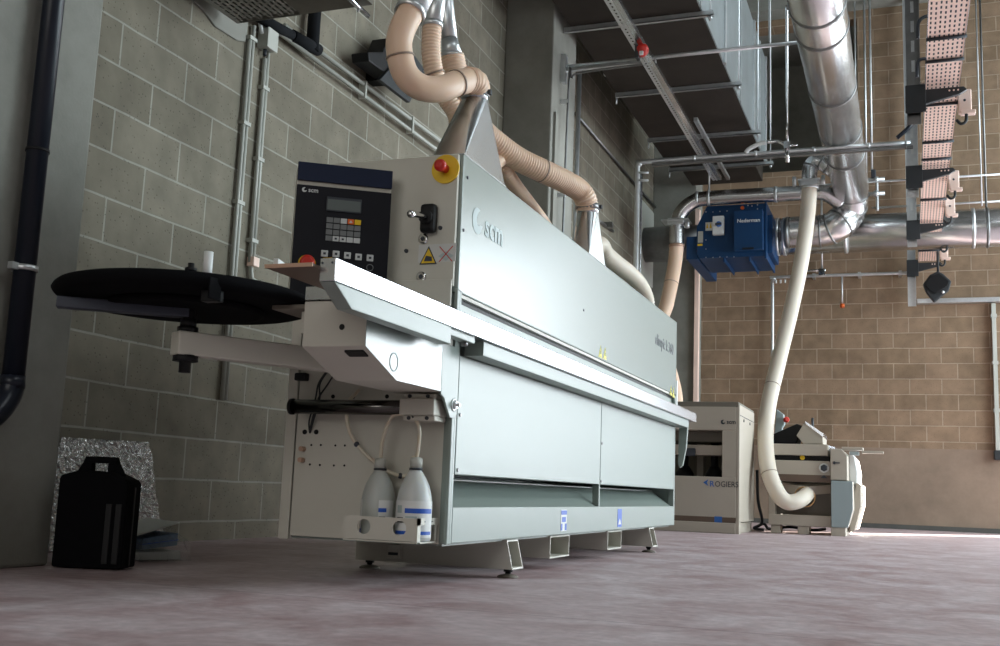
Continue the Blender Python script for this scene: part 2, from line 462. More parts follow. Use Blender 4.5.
# lower body: frame uprights, doors, end panel, louvre
b_ = MB()
b_.box(FX-.035, FX, NY+.018, NY+.035, .135, .92).box(FX-.012, FX, NY, NY+.02, .135, .92)          # near upright
b_.box(FX-.035, FX, FY-.03, FY, .135, .90)           # far upright
b_.box(BX, FX-.035, FY-.02, FY, .135, .90)
b_.box(BX, BX+.02, NY+.03, FY-.02, .135, .90)
b_.box(BX, FX-.13, NY+.03, FY-.02, .326, .336)
b_.box(FX-.035, FX-.004, 4.765, 4.785, .22, .35)
b_.build('frame', 'paint', M, bevel=.003)
part_label(MB().box(BX, FX-.003, NY+.02, NY+.032, .135, .905).build('end_plate', 'cabinet', M, bevel=.001), 'grey end plate behind the bottles')
for y0, y1 in ((NY+.04, 4.76), (4.768, FY-.032)):
    d = MB().box(FX-.03, FX, y0, y1, .345, .715).build('door_panel', 'paint', M, bevel=.003)
    yy = y0+.02 if y0 < 4 else y0+.012
    for zz in (.36, .53): MB().cyl((FX-.005, yy, zz), (FX+.004, yy, zz), .006, n=8).build('screw', 'zinc_dark', d)
MB().box(FX-.02, FX, NY+.036, FY-.031, .137, .247).build('kick_panel', 'paint', M, bevel=.003)
# sloping ledge behind the louvre opening
MB().hexa([(FX-.02, NY+.036, .238), (FX-.006, NY+.036, .238), (FX-.006, FY-.03, .238), (FX-.02, FY-.03, .238),
           (FX-.15, NY+.036, .325), (FX-.136, NY+.036, .333), (FX-.136, FY-.03, .333), (FX-.15, FY-.03, .325)]).build('louvre_ledge', 'paint', M)
MB().box(FX-.06, FX-.02, NY+.036, FY-.032, .715, .905).build('upper_skirt', 'paint', M)
MB().box(BX, FX-.03, NY+.035, FY-.02, .128, .137).build('floor_pan', 'paint', M)
for yy, zz in ((3.055, .35), (3.052, .545), (4.776, .345), (4.776, .225)): pass
# blue lifting stickers on the kick panel
for k, (yc, zz) in enumerate(((4.22, .195), (5.13, .195))):
    z0, z1 = .150, .235
    s_ = MB().box(FX, FX+.0012, yc-.035, yc+.045, z0, z1).build('lifting_sticker', 'label_blue' if k else 'white', M)
    if k == 0:
        q = MB().box(FX+.0012, FX+.002, yc-.033, yc+.043, z1-.02, z1-.003)
        q.box(FX+.0012, FX+.002, yc-.033, yc-.014, z0+.003, z0+.03).box(FX+.0012, FX+.002, yc+.02, yc+.043, z0+.003, z0+.03)
        q.box(FX+.0012, FX+.002, yc-.02, yc+.03, z0+.036, z0+.056)
        q.build('sticker_print', 'label_blue', s_)
    else:
        MB().prism([(FX+.0012, yc-.02, z0+.012), (FX+.0012, yc+.03, z0+.012), (FX+.0012, yc+.005, z0+.04)], (.0008, 0, 0)).build('sticker_print', 'white', s_)

# hood
hz0, hz1 = .908, 1.353
h = MB().box(-1.80, FX, NY+.001, FY, hz0, hz1).build('hood', 'paint_gloss', M, bevel=.004)
MB().box(FX-.035, FX-.004, NY+.036, FY-.03, hz0-.012, hz0-.001).build('hood_lip', 'cabinet', h)
MB().box(FX-.05, FX-.018, NY+.037, FY-.031, hz0-.026, hz0-.011).build('hood_gap_shade', 'black', h)  # black strip puts the shade of the gap under the lip into colour
part_label(MB().box(-1.80, FX-.012, NY-.016, NY, .925, hz1-.004).build('hood_end_panel', 'cabinet', M, bevel=.002), 'grey shaded end panel carrying switches')
MB().box(-1.49, FX-.014, NY-.024, NY-.014, .86, .945).build('lower_guard', 'cabinet', M, bevel=.002)
o_ = at(0, FX+.001, 477.5, 221)
scm_logo(o_, Y1, Z1, .070, 'logo_grey', h)
p0 = at(0, FX+.001, 658.5, 341)
text('model_lettering', 'olimpic k 360', .092, (FX+.001, 6.10, 1.165), Y1, Z1, 'ink', h, bold=.004)


def warn_triangle(c, s, parent, name='warning_sticker', right=Y1, nrm=X1):
    c = Vector(c); right = Vector(right); nrm = Vector(nrm)
    tr = [c - right*s*.55 - Z1*s*.5, c + right*s*.55 - Z1*s*.5, c + Z1*s*.5]
    o = MB().prism(tr, nrm*.0012).build(name, 'yellow_green', parent)
    ink = MB(); off = nrm*.0013
    for k in range(3):
        a, b2 = tr[k], tr[(k+1) % 3]; cc = c - Z1*s*.12
        ai, bi = a.lerp(cc, .13), b2.lerp(cc, .13)
        a2, b3 = a.lerp(cc, .22), b2.lerp(cc, .22)
        ink.prism([ai+off, bi+off, b3+off, a2+off], nrm*.0005)
    ink.prism([c+off-right*s*.12-Z1*s*.22, c+off+right*s*.12-Z1*s*.22, c+off+right*s*.06+Z1*s*.08, c+off-right*s*.1+Z1*s*.05], nrm*.0005)
    ink.build('pictogram', 'ink', o)
    return o


for px, py in ((600.5, 351.5), (605, 353.5), (671, 390.5), (673.6, 392.5)):
    q = at(0, FX, px, py); warn_triangle((FX, min(q.y, 6.40), q.z), .055 if px < 640 else .06, h)
for py, pz in ((3.075, 1.285), (3.062, 1.11), (4.43, 1.085)):
    MB().cyl((FX-.003, py, pz), (FX+.003, py, pz), .0055, n=10).build('screw', 'ink', h)
# stop button and switches on the end panel
EY = NY-.016
e = MB().lathe([(.047, 0), (.047, .006)], (at(1, EY, 446, 169.5).x, EY, at(1, EY, 446, 169.5).z), (0, -1, 0), 32).build('stop_plate', 'yellow', M)
eb = MB().lathe([(.014, .006), (.014, .036), (.019, .038), (.020, .048), (.017, .056), (.008, .060)], (at(1, EY, 446, 169.5).x, EY, at(1, EY, 446, 169.5).z), (0, -1, 0), 24).build('stop_button', 'red', e)
q = at(1, EY, 431, 220); ix, iz = q.x, q.z
k_ = MB().box(ix-.026, ix+.026, EY-.035, EY, iz-.047, iz+.047).build('isolator_switch', 'black', M, bevel=.012)
MB().cyl((ix, EY-.03, iz), (ix, EY-.048, iz), .022).build('isolator_boss', 'black', k_)
lv0 = at(1, EY-.17, 411, 214)
hb = MB(); hb.tube(spline([(ix, EY-.045, iz), V(ix, EY-.06, iz).lerp(lv0, .5), lv0], 4), .010, 10)
hb.sphere(lv0, .013, 10)
part_label(hb.build('isolator_lever', 'chrome', k_), 'chrome lever')
for px, py, r_ in ((423.5, 239, .017), (421.5, 277, .017)):
    q = at(1, EY, px, py)
    l_ = MB().lathe([(r_, 0), (r_, .004), (r_*.7, .006)], q, (0, -1, 0), 20).build('cam_lock', 'chrome', M)
    MB().lathe([(r_*.45, .006), (r_*.4, .008)], q, (0, -1, 0), 14).build('lock_core', 'ink', l_)
for px, py in ((440.5, 228), (406.5, 251)):
    MB().lathe([(.007, 0), (.006, .006)], at(1, EY, px, py), (0, -1, 0), 12).build('screw', 'ink', M)
# safety label: triangle and crossed-out pictogram
a_, b2_ = at(1, EY, 419, 245), at(1, EY, 455.5, 262)
sl_ = MB().box(a_.x, b2_.x, EY-.0012, EY, b2_.z+.002, a_.z).build('safety_label', 'label_white', M)
c = at(1, EY-.0012, 428.5, 256)
tr = [c+V(-.030, 0, -.027), c+V(.030, 0, -.027), c+V(0, 0, .032)]
t_ = MB().prism(tr, (0, -.0008, 0)).build('warning_triangle', 'ink', sl_)
cc_ = c - Z1*.006
MB().prism([q.lerp(cc_, .2)+V(0, -.0009, 0) for q in tr], (0, -.0006, 0)).build('triangle_field', 'yellow', sl_)
MB().prism([c+V(-.014, -.0018, -.017), c+V(.014, -.0018, -.017), c+V(.012, -.0018, -.003), c+V(-.008, -.0018, .001)], (0, -.0005, 0)).build('pictogram', 'ink', sl_)
c = at(1, EY-.0013, 446, 254)
for sx in (-1, 1): MB().prism([c+V(-.024*sx, -.0006, -.024), c+V(-.021*sx, -.0006, -.025), c+V(.024*sx, -.0006, .024), c+V(.021*sx, -.0006, .025)], (0, -.0006, 0)).build('red_cross', 'red', sl_)
MB().prism([c+V(-.026, 0, -.006), c+V(0, 0, -.022), c+V(.026, 0, -.006), c+V(0, 0, .010)], (0, -.0005, 0)).build('board_pictogram', 'logo_grey', sl_)

# control panel, turned towards the operator
zt, zb = 1.285, .83
A = at(2, zt, 298.6, 161); B = at(2, zt, 393, 171)
ux = (B-A); ux.z = 0; wdt = ux.length; ux.normalize(); nz = Vector((ux.y, -ux.x, 0))      # face normal
A0 = Vector((A.x, A.y, 0))


def cp(u, v, d=0): return A0 + ux*u + Z1*v + nz*d


cpb = MB(); dep = .13
cpb.prism([cp(0, zb, -.012), cp(wdt, zb, -.012), cp(wdt, zt, -.012), cp(0, zt, -.012)], -nz*dep)
ch = cpb.build('control_panel', 'cabinet', M, bevel=.004)
# joins the box to the end panel
c1, c2 = cp(.03, zb+.03, -.12), cp(wdt-.01, zb+.03, -.12)
MB().prism([c1, c2, (c2.x, EY+.002, c2.z), (c1.x, EY+.002, c1.z)], (0, 0, zt-zb-.05)).build('panel_neck', 'cabinet', ch)


def plate(u0, u1, v0, v1, d0, d1, name, m_, par=None, bev=0): return MB().prism([cp(u0, v0, d0), cp(u1, v0, d0), cp(u1, v1, d0), cp(u0, v1, d0)], nz*(d1-d0)).build(name, m_, par or ch, bevel=bev)


def pu(px, py):
    d = RT*(px-500) + UP*(323-py) + fw*F; t = (A0-EYE).dot(nz)/d.dot(nz); q = EYE+d*t
    return (q-A0).dot(ux), q.z


u1_, v1_ = pu(393, 187); v_ = v1_
plate(.0, wdt, zt-.058, zt, -.012, 0, 'navy_cap', 'navy', bev=.002)
plate(.0, wdt, zb, zt-.072, -.012, -.002, 'keypad_plate', 'panel_dark', bev=.002)
lu, lv = pu(304.5, 189.5)
scm_logo(cp(lu, lv, -.0015), ux, Z1, .0125, 'key_white', ch)
a = pu(327, 197); b2 = pu(361, 214)
plate(a[0], b2[0], b2[1], a[1]+.002, -.002, .002, 'screen_bezel', 'ink', bev=.001)
plate(a[0]+.003, b2[0]-.003, b2[1]+.004, a[1]-.006, .002, .0026, 'screen', 'screen')
g0 = pu(326.5, 216.5); g1 = pu(360, 244); gw = (g1[0]-g0[0])/5; gh = (g0[1]-g1[1])/4
kc = {(0, 2): 'key_white', (0, 3): 'orange', (0, 4): 'yellow', (3, 1): 'key_white', (3, 2): 'key_white', (3, 3): 'key_white', (3, 4): 'key_white'}
for r in range(4):
    for c in range(5):
        u_ = g0[0]+c*gw; v_ = g0[1]-r*gh
        kk = plate(u_+.001, u_+gw-.001, v_-gh+.0015, v_-.0015, -.002, .001, 'key', kc.get((r, c), 'key_grey'), bev=.0008)
        if r == 3 and c in (1, 2):
            MB().prism([cp(u_+gw*.35, v_-gh*.65, .001), cp(u_+gw*.65, v_-gh*.65, .001), cp(u_+gw*.65, v_-gh*.35, .001), cp(u_+gw*.35, v_-gh*.35, .001)], nz*.0006).build('key_mark', 'ink', kk)
        elif r == 0 and c == 3:
            MB().prism([cp(u_+gw*.25, v_-gh*.7, .001), cp(u_+gw*.75, v_-gh*.7, .001), cp(u_+gw*.5, v_-gh*.25, .001)], nz*.0006).build('key_mark', 'key_white', kk)
for px, py in ((324.5, 253.5), (336, 254), (347.5, 255.5), (358.5, 257), (370, 258)):
    u_, v_ = pu(px, py)
    kk = plate(u_-.0105, u_+.0105, v_-.0105, v_+.0105, -.002, .002, 'button', 'key_white', bev=.003)
    plate(u_-.004, u_+.004, v_-.0035, v_+.0035, .002, .0026, 'button_mark', 'ink', kk)
u_, v_ = pu(307, 261.5)
q = MB().lathe([(.027, 0), (.027, .003)], cp(u_, v_-.006, -.002), nz, 28).build('stop_plate', 'yellow', ch)
MB().lathe([(.017, .003), (.017, .012), (.023, .014), (.023, .024), (.015, .030)], cp(u_, v_-.006, -.002), nz, 24).build('stop_button', 'red', q)
u_, v_ = pu(370, 265); MB().ring(cp(u_, v_-.008, -.001), nz, .009, .003, .002, 20).build('key_ring', 'key_grey', ch)

# in-feed table with its long aluminium edge
T0, T1 = 2.135, 6.69; TX = -1.22
t_ = MB().box(-1.262, TX, T0, T1, .763, .818).build('table_edge', 'alu', M, bevel=.002)
for xx_, zz in ((-1.255, .806), (-1.229, .806)): MB().cyl((xx_, T0-.001, zz), (xx_, T0+.002, zz), .003, n=8).build('screw', 'ink', t_)
MB().box(-1.388, -1.262, 2.105, 2.44, .792, .800).build('table_plate', 'brown_wood', M, bevel=.002)
MB().box(-1.388, -1.262, 2.100, 2.105, .7915, .8005).build('table_trim', 'copper', M)
MB().box(-1.60, -1.47, 2.47, 3.02, .762, .774).build('lower_table_plate', 'cabinet_dark', M, bevel=.002)
MB().box(-1.30, -1.262, NY, FY, .775, .815).build('table_bed', 'alu', M)
MB().box(-1.48, -1.262, 2.44, NY, .780, .815).build('infeed_bed', 'alu', M)
# chain-pad teeth along the slot
b_ = MB()
for k in range(60): b_.box(-1.288, -1.272, NY+.08+k*.05, NY+.10+k*.05, .815, .822)
b_.build('conveyor_pads', 'alu', M)['kind'] = 'stuff'
# white fence block at the back of the table
MB().prism([(-1.39, 2.14, .800), (-1.39, 2.26, .800), (-1.39, 2.14, .823)], (.012, 0, 0)).build('table_stop', 'white', M)
MB().box(-1.258, -1.235, 2.14, 2.15, .818, .8195).build('yellow_marker', 'yellow', M)
# folded skirt below the table edge
MB().prism([(TX-.001, 2.135, .762), (TX-.001, 2.225, .712), (TX-.001, 2.82, .712), (TX-.001, 2.82, .762)], (-.04, 0, 0)).build('table_skirt', 'paint', M, bevel=.002)
MB().box(TX-.045, TX-.012, 2.82, 3.03, .742, .763).build('skirt_bracket', 'paint', M, bevel=.002)
for yy in (2.86, 2.99): MB().cyl((TX-.03, yy, .73), (TX-.03, yy, .745), .011, n=10).build('bolt', 'zinc_dark', M)
MB().box(FX, -1.235, 3.112, 6.52, .716, .762).build('support_rail', 'paint', M, bevel=.002)
MB().prism([(FX+.005, 6.53, .755), (FX+.06, 6.53, .755), (FX+.05, 6.53, .60), (FX+.03, 6.53, .49), (FX+.012, 6.53, .475), (FX+.0, 6.53, .50)], (0, .03, 0)).build('far_bracket', 'paint', M, bevel=.004)
MB().box(FX-.012, FX, 6.47, 6.50, .765, 1.0).build('far_guard_strip', 'white', M)
# bracket plate with the big bolt
bp_ = MB().prism([(FX+.001, 2.94, .735), (FX+.001, 3.075, .735), (FX+.001, 3.075, .53), (FX+.001, 3.055, .515), (FX+.001, 3.02, .515), (FX+.001, 2.97, .57), (FX+.001, 2.945, .58)], (-.008, 0, 0)).build('pivot_plate', 'paint', M, bevel=.002)
b_ = MB().cyl((FX, 3.045, .556), (FX+.012, 3.045, .556), .013, n=6); b_.cyl((FX, 3.045, .556), (FX+.022, 3.045, .556), .006, n=10)
b_.ring((FX+.002, 3.045, .556), (1, 0, 0), .013, .003, .007, 16)
b_.build('pivot_bolt', 'zinc', bp_)

# in-feed housing with the tapered underside
y0, y1, y2 = 2.45, 2.64, 3.02
xl, xr = -1.487, -1.30
zt_, zm, zl = .778, .657, .588
hs = MB()
hs.prism([(xr, y0, zt_), (xr, y0, zm), (xr, y1, zl), (xr, y2, zl), (xr, y2, zt_)], (xl-xr, 0, 0))
ib = hs.build('infeed_housing', 'cabinet', M, bevel=.003)
MB().prism([(xr+.0015, y0, .752), (xr+.0015, y0, zm), (xr+.0015, y1, zl), (xr+.0015, y2-.08, zl), (xr+.0015, y2-.08, .752)], (-.0013, 0, 0)).build('side_cheek', 'paint_gloss', ib)
for px, py in ((319.5, 297.5), (342, 327)):
    q = at(1, y0, px, py); MB().cyl((q.x, y0-.001, q.z), (q.x, y0+.004, q.z), .008).build('hole', 'black', ib)
MB().hexa([(-1.37, y0+.02, zm-.013), (-1.315, y0+.02, zm-.013), (-1.315, y0+.05, zm-.022), (-1.37, y0+.05, zm-.022), (-1.37, y0+.02, zm-.003), (-1.315, y0+.02, zm-.003), (-1.315, y0+.05, zm-.01), (-1.37, y0+.05, zm-.01)]).build('notch', 'black', ib)
q = at(0, xr+.002, 394, 362); MB().ring((xr+.002, q.y, q.z), (1, 0, 0), .023, .001, .003, 28).build('round_sticker', 'logo_grey', ib)

# support arm for the coil tray
P0, P1 = V(-1.845, 2.39, .663), V(-1.56, 2.88, .663)
d_ = (P1-P0).normalized(); s_ = V(d_.y, -d_.x, 0)*.028
MB().hexa([P0-s_-Z1*.032, P0+s_-Z1*.032, P1+s_-Z1*.032, P1-s_-Z1*.032, P0-s_+Z1*.032, P0+s_+Z1*.032, P1+s_+Z1*.032, P1-s_+Z1*.032]).build('support_arm', 'cabinet', M, bevel=.004)
pc = at(1, 2.42, 187, 340); px_, py_ = pc.x, pc.y
b_ = MB().cyl((px_, py_, .585), (px_, py_, .84), .016)
b_.cyl((px_, py_, .695), (px_, py_, .71), .028, n=6); b_.cyl((px_, py_, .615), (px_, py_, .632), .034, n=6); b_.cyl((px_, py_, .71), (px_, py_, .73), .022)
b_.build('tray_post', 'black', M)
dc = V(-1.872, 2.462, 0)
ct = MB().lathe([(.02, .774), (.325, .774), (.338, .778), (.347, .786), (.352, .795), (.347, .805), (.338, .813), (.325, .817), (.02, .817)], dc, (0, 0, 1), 64).build('coil_tray', 'black_matt', M)
MB().lathe([(.20, .758), (.215, .760), (.215, .778), (.20, .778)], dc, (0, 0, 1), 56).build('tray_flange', 'black_matt', ct)
bl = at(2, .750, 57, 302); br_ = V(px_, py_, bl.z)
bd = (br_-V(bl.x, bl.y, bl.z)); bd.z = 0; bd.normalize(); sd_ = V(-bd.y, bd.x, 0)*.02
q0, q1 = V(bl.x, bl.y, .735), V(px_, py_, .735)
MB().hexa([q0-sd_, q0+sd_, q1+sd_, q1-sd_, q0-sd_+Z1*.03, q0+sd_+Z1*.03, q1+sd_+Z1*.03, q1-sd_+Z1*.03]).build('tray_bar', 'slate', M, bevel=.003)
w1 = at(1, 2.26, 207, 275)
MB().cyl((w1.x, w1.y, .80), (w1.x, w1.y, at(1, w1.y, 207, 252).z), .012).build('guide_peg', 'white', M)
w2 = at(1, 2.2, 201, 290)
MB().box(w2.x+.020, w2.x+.025, w2.y+.0, w2.y+.05, .745, .80).build('tray_bracket', 'black_matt', M, bevel=.002)
MB().box(w2.x-.03, w2.x+.02, w2.y+.04, w2.y+.07, .745, .775).build('tray_block', 'black', M, bevel=.003)
w3 = at(1, 2.22, 191, 268)
b_ = MB().cyl((w3.x, w3.y, .80), (w3.x, w3.y, w3.z+.012), .008); b_.cyl((w3.x, w3.y, w3.z-.008), (w3.x, w3.y, w3.z), .015, n=6)
b_.build('tray_bolt', 'black', M)
MB().box(-1.525, -1.49, 2.50, 2.56, .70, .76).build('tray_stop', 'cabinet', M, bevel=.002)

# guide rod with its clamp, in front of the end plate
rb = MB().cyl((-1.828, 2.985, .541), (FX-.03, 2.985, .541), .023, n=20)
rod = rb.build('guide_rod', 'dark_chrome', M)
MB().cyl((-1.836, 2.985, .541), (-1.826, 2.985, .541), .026, n=20).build('rod_cap', 'black', rod)
cl = MB(); cl.box(-1.438, -1.322, 2.95, 3.05, .517, .567); cl.box(-1.432, -1.325, 2.965, 3.05, .567, .583); cl.box(-1.432, -1.325, 2.965, 3.05, .501, .517)
cl = cl.build('rod_clamp', 'cabinet', M, bevel=.004)
for xx_ in (-1.41, -1.35):
    for zz in (.575, .509): MB().cyl((xx_, 2.968, zz), (xx_, 2.960, zz), .006, n=8).build('bolt', 'ink', cl)
# holes, plugs and cable bundle on the end plate
PY = NY+.02
b_ = MB()
for px, py in ((316.5, 432), (305, 432)): q = at(1, PY, px, py); b_.cyl((q.x, PY-.003, q.z), (q.x, PY, q.z), .008, n=12)
for px, py in ((311.5, 445), (321, 445), (335.5, 445.5), (345, 445.5), (310, 464.5), (320, 465), (334, 465.5), (344.5, 465.5)): q = at(1, PY, px, py); b_.cyl((q.x, PY-.002, q.z), (q.x, PY, q.z), .0035, n=8)
for px, py in ((333, 399), (353, 399.5), (387, 399)): q = at(1, PY, px, py); b_.cyl((q.x, PY-.002, q.z+.008), (q.x, PY, q.z+.008), .007, n=8)
b_.build('plate_hole', 'black', M)['kind'] = 'stuff'
for px, py in ((304, 449), (303, 460)):
    q = at(1, PY, px, py); MB().cyl((q.x, PY-.022, q.z), (q.x, PY, q.z), .008, n=12).build('brass_nipple', 'copper', M)
for k, (xa, xb) in enumerate(((-1.78, -1.80), (-1.775, -1.785), (-1.745, -1.79))):
    pts = spline([(xa+.04, PY-.02, .67), (xa+.01, PY-.025, .62), (xb+.02, PY-.022, .57), (xb+.0, PY-.018, .50), (-1.803, PY-.004, .462)], 8)
    MB().tube(pts, .003, 8).build('cable', 'charcoal', M)
MB().box(-1.86, -1.82, PY-.03, PY, .63, .655).build('cable_gland', 'black', M, bevel=.004)
# rear cabinet seen past the end plate
rc = MB().box(-1.905, BX-.012, NY+.03, 5.6, .122, .90).build('rear_cabinet', 'cabinet', M, bevel=.003)
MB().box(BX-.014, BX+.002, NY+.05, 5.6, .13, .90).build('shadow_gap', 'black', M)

# feet: cross beams with open slanted ends, fork tubes, levelling feet
def cross_beam(y0, y1, x0, x1top, x1bot, z0, z1, name, wall=.006):
    b = MB()
    def slab(ya, yb, za, zb):
        f = lambda z: x1bot + (x1top-x1bot)*(z-z0)/(z1-z0)
        b.hexa([(x0, ya, za), (f(za), ya, za), (f(za), yb, za), (x0, yb, za), (x0, ya, zb), (f(zb), ya, zb), (f(zb), yb, zb), (x0, yb, zb)])
    slab(y0, y0+wall, z0, z1); slab(y1-wall, y1, z0, z1); slab(y0+wall, y1-wall, z0, z0+wall); slab(y0+wall, y1-wall, z1-wall, z1)
    return b.build(name, 'cabinet', M)


for y0 in (3.60, 5.83):
    o = cross_beam(y0, y0+.115, -1.90, FX-.012, FX+.012, .032, .132, 'foot_beam')
    for xx_ in (-1.325, -1.87):
        f_ = MB().lathe([(.038, 0), (.038, .004), (.030, .009), (.012, .013)], (xx_, y0+.06, 0), (0, 0, 1), 20)
        f_.build('levelling_foot', 'cabinet_dark', o)
        MB().cyl((xx_, y0+.06, .014), (xx_, y0+.06, .075), .010, n=10).cyl((xx_, y0+.06, .020), (xx_, y0+.06, .032), .016, n=6).build('levelling_bolt', 'black', o)
for y0 in (4.12, 5.0):
    cross_beam(y0, y0+.26, -1.95, FX-.02, FX-.02, .045, .132, 'fork_tube')
q = at(1, 3.585, 395, 556)
MB().box(q.x-.03, q.x+.022, 3.575, 3.60, .045, .095).build('rear_bracket', 'cabinet', M, bevel=.003)
MB().box(q.x-.022, q.x+.016, 3.573, 3.576, .058, .068).build('bracket_slot', 'ink', M)

# suction spouts on the hood
def spout(x0, x1, y0, y1, nx, ny, nz_, r):
    b = MB(); n = 32; zb_ = hz1
    cor = [(x1, y1, zb_), (x0, y1, zb_), (x0, y0, zb_), (x1, y0, zb_)]
    i = len(b.v); b.v += cor
    for k in range(n):
        t = 2*PI*k/n; b.v.append((nx+math.cos(t)*r, ny+math.sin(t)*r, nz_))
    q4 = n//4
    for c in range(4):
        for k in range(q4):
            a = (c*q4+k) % n; b.face([i+c, i+4+(a+1) % n, i+4+a], 0, False)
        m_ = ((c+1)*q4) % n
        b.face([i+c, i+(c+1) % 4, i+4+m_], 0, False)
    b.face([i, i+3, i+2, i+1])
    o = b.build('suction_spout', 'spout_metal', M)
    MB().tube([(nx, ny, nz_-.005), (nx, ny, nz_+.05)], r, 28).build('spout_collar', 'spout_metal', o)
    MB().box(x0-.008, x1+.001, y0-.008, y1+.008, zb_, zb_+.004).build('spout_flange', 'spout_metal', o)
    return o


q = at(1, 3.30, 474.5, 101); S1 = V(q.x, 3.30, q.z); q = at(1, 4.63, 587.5, 214); S2 = V(q.x, 4.63, q.z)
spout(-1.415, FX-.002, 3.05, 3.42, S1.x, S1.y, S1.z, .046)
spout(at(1, 4.50, 573, 237).x, FX-.002, 4.50, 4.77, S2.x, S2.y, S2.z, .050)

# bottle tray
tr_ = MB(); YT = 2.905
# plate with two round holes, built as strips around each hole
zc, z0, z1 = .182, .146, .212
xs = [-1.578, -1.338]; holes = [-1.511, -1.394]; R_ = .022
def tray_plate(b, y):
    edges = [xs[0]] + [ (holes[0]+holes[1])/2 ] + [xs[1]]
    for k, hx in enumerate(holes):
        l, r = edges[k], edges[k+1]; n = 24
        inner = [(hx+R_*math.cos(2*PI*j/n+PI/n), zc+R_*math.sin(2*PI*j/n+PI/n)) for j in range(n)]
        outer = []
        for (ix, iz) in inner:
            dx, dz = ix-hx, iz-zc
            t = min(((r-hx)/dx if dx > 0 else (l-hx)/dx) if abs(dx) > 1e-6 else 1e9, ((z1-zc)/dz if dz > 0 else (z0-zc)/dz) if abs(dz) > 1e-6 else 1e9)
            outer.append((hx+dx*t, zc+dz*t))
        corners = [(r, z1), (l, z1), (l, z0), (r, z0)]
        for j in range(n):
            j2 = (j+1) % n
            q = [(inner[j][0], y, inner[j][1]), (outer[j][0], y, outer[j][1]), (outer[j2][0], y, outer[j2][1]), (inner[j2][0], y, inner[j2][1])]
            # add the corner if the segment turns it
            o1, o2 = outer[j], outer[j2]
            if abs(o1[0]-o2[0]) > 1e-6 and abs(o1[1]-o2[1]) > 1e-6:
                cr = min(corners, key=lambda c_: (c_[0]-(o1[0]+o2[0])/2)**2+(c_[1]-(o1[1]+o2[1])/2)**2)
                q.insert(2, (cr[0], y, cr[1]))
            b.poly(q)
tray_plate(tr_, YT)
to = tr_.build('bottle_tray', 'cabinet', M)
sm_ = to.modifiers.new('thickness', 'SOLIDIFY'); sm_.thickness = .003
MB().box(-1.578, -1.335, YT, 3.05, .140, .144).build('tray_base', 'cabinet', to)
b_ = MB().box(-1.338, -1.335, YT-.002, 3.05, .193, .213).box(-1.338, -1.335, YT-.002, YT+.02, .140, .213)
b_.box(-1.338, -1.335, 3.03, 3.04, .146, .193)
b_.build('tray_side', 'cabinet', to)
b_ = MB()
for yy in (2.95, 2.975, 3.0): b_.box(-1.3352, -1.3345, yy, yy+.012, .2015, .2045)
b_.build('slot', 'ink', to)['kind'] = 'stuff'

# ------------------------------------------------------------------ bottles standing in the tray
def bottle(x, y, label, s=1.0, white=True, fill=.6):
    zb_ = .1445
    o = thing('spray_bottle', label, 'bottle', (x, y, zb_), 'plastic bottles in the machine tray')
    prof = [(.050, 0), (.054, .006), (.054, .098), (.0525, .120), (.049, .142), (.042, .165), (.033, .184), (.024, .199), (.0165, .209), (.0155, .222)]
    MB().lathe([(r*s, h_*s) for r, h_ in prof], (x, y, zb_), (0, 0, 1), 36).build('bottle_body', 'poly' if white else 'liquid', o)
    MB().lathe([(.0185*s, .216*s), (.0185*s, .243*s), (.012*s, .247*s)], (x, y, zb_), (0, 0, 1), 20).build('cap', 'plastic_grey', o)
    MB().ring((x, y, zb_+.212*s), (0, 0, 1), .0155*s, .006, .005, 20).build('cable_tie', 'ink', o)
    # wrap label, facing the camera side
    def wrap(a0, a1, h0, h1, rr, name, m_, par):
        b = MB(); n = 18; i = 0
        for k in range(n+1):
            t = math.radians(a0+(a1-a0)*k/n)
            for hh in (h0, h1): b.v.append((x+math.cos(t)*rr*s, y+math.sin(t)*rr*s, zb_+hh*s))
        for k in range(n): b.face([2*k, 2*k+2, 2*k+3, 2*k+1], 0, True)
        return b.build(name, m_, par)
    return o, wrap


b1, wr = bottle(-1.384, 2.978, 'white plastic bottle with blue-barred label, right one in the machine tray', 1.0)
lb = wr(-150, 15, .012, .118, .0543, 'bottle_label', 'white', b1)
wr(-95, 5, .082, .096, .0547, 'label_bar', 'label_blue', lb)
wr(-140, 5, .020, .030, .0547, 'label_bar', 'label_blue', lb)
wr(-128, -106, .082, .104, .0547, 'label_emblem', 'logo_grey', lb)
for k in range(3): wr(-128, -100+k*3, .066-.006*k, .069-.006*k, .0547, 'label_print', 'ink', lb)
wr(-92, -55, .068, .073, .0547, 'label_print', 'logo_grey', lb)
b2_, wr = bottle(-1.510, 2.99, 'murky plastic bottle half full, left one in the machine tray', .98, False)
lb = wr(-140, -128, .012, .118, .0543, 'bottle_label', 'white', b2_); lb2 = wr(-62, -5, .012, .118, .0543, 'bottle_label', 'white', b2_)
wr(-62, -35, .082, .094, .0547, 'label_bar', 'label_blue', lb2); wr(-140, -128, .016, .03, .0547, 'label_bar', 'label_blue', lb)
for k in range(3): wr(-60, -38, .066-.006*k, .069-.006*k, .0547, 'label_print', 'ink', lb2)
zc_ = .1445
tb = MB().tube(spline([(-1.510, 2.99, zc_+.24), (-1.508, 2.99, .44), (-1.48, 2.985, .51), (-1.44, 2.98, .522), (-1.40, 2.975, .512), (-1.378, 2.972, .48), (-1.378, 2.975, .43), (-1.384, 2.978, zc_+.243)], 10), .006, 10).build('feed_tube', 'tube_clear', b1)
MB().cyl((-1.4, 2.975, .505), (-1.396, 2.972, .516), .009, n=10).build('tube_tie', 'ink', tb)
part_label(tb, 'clear feed tube looping between both bottles')
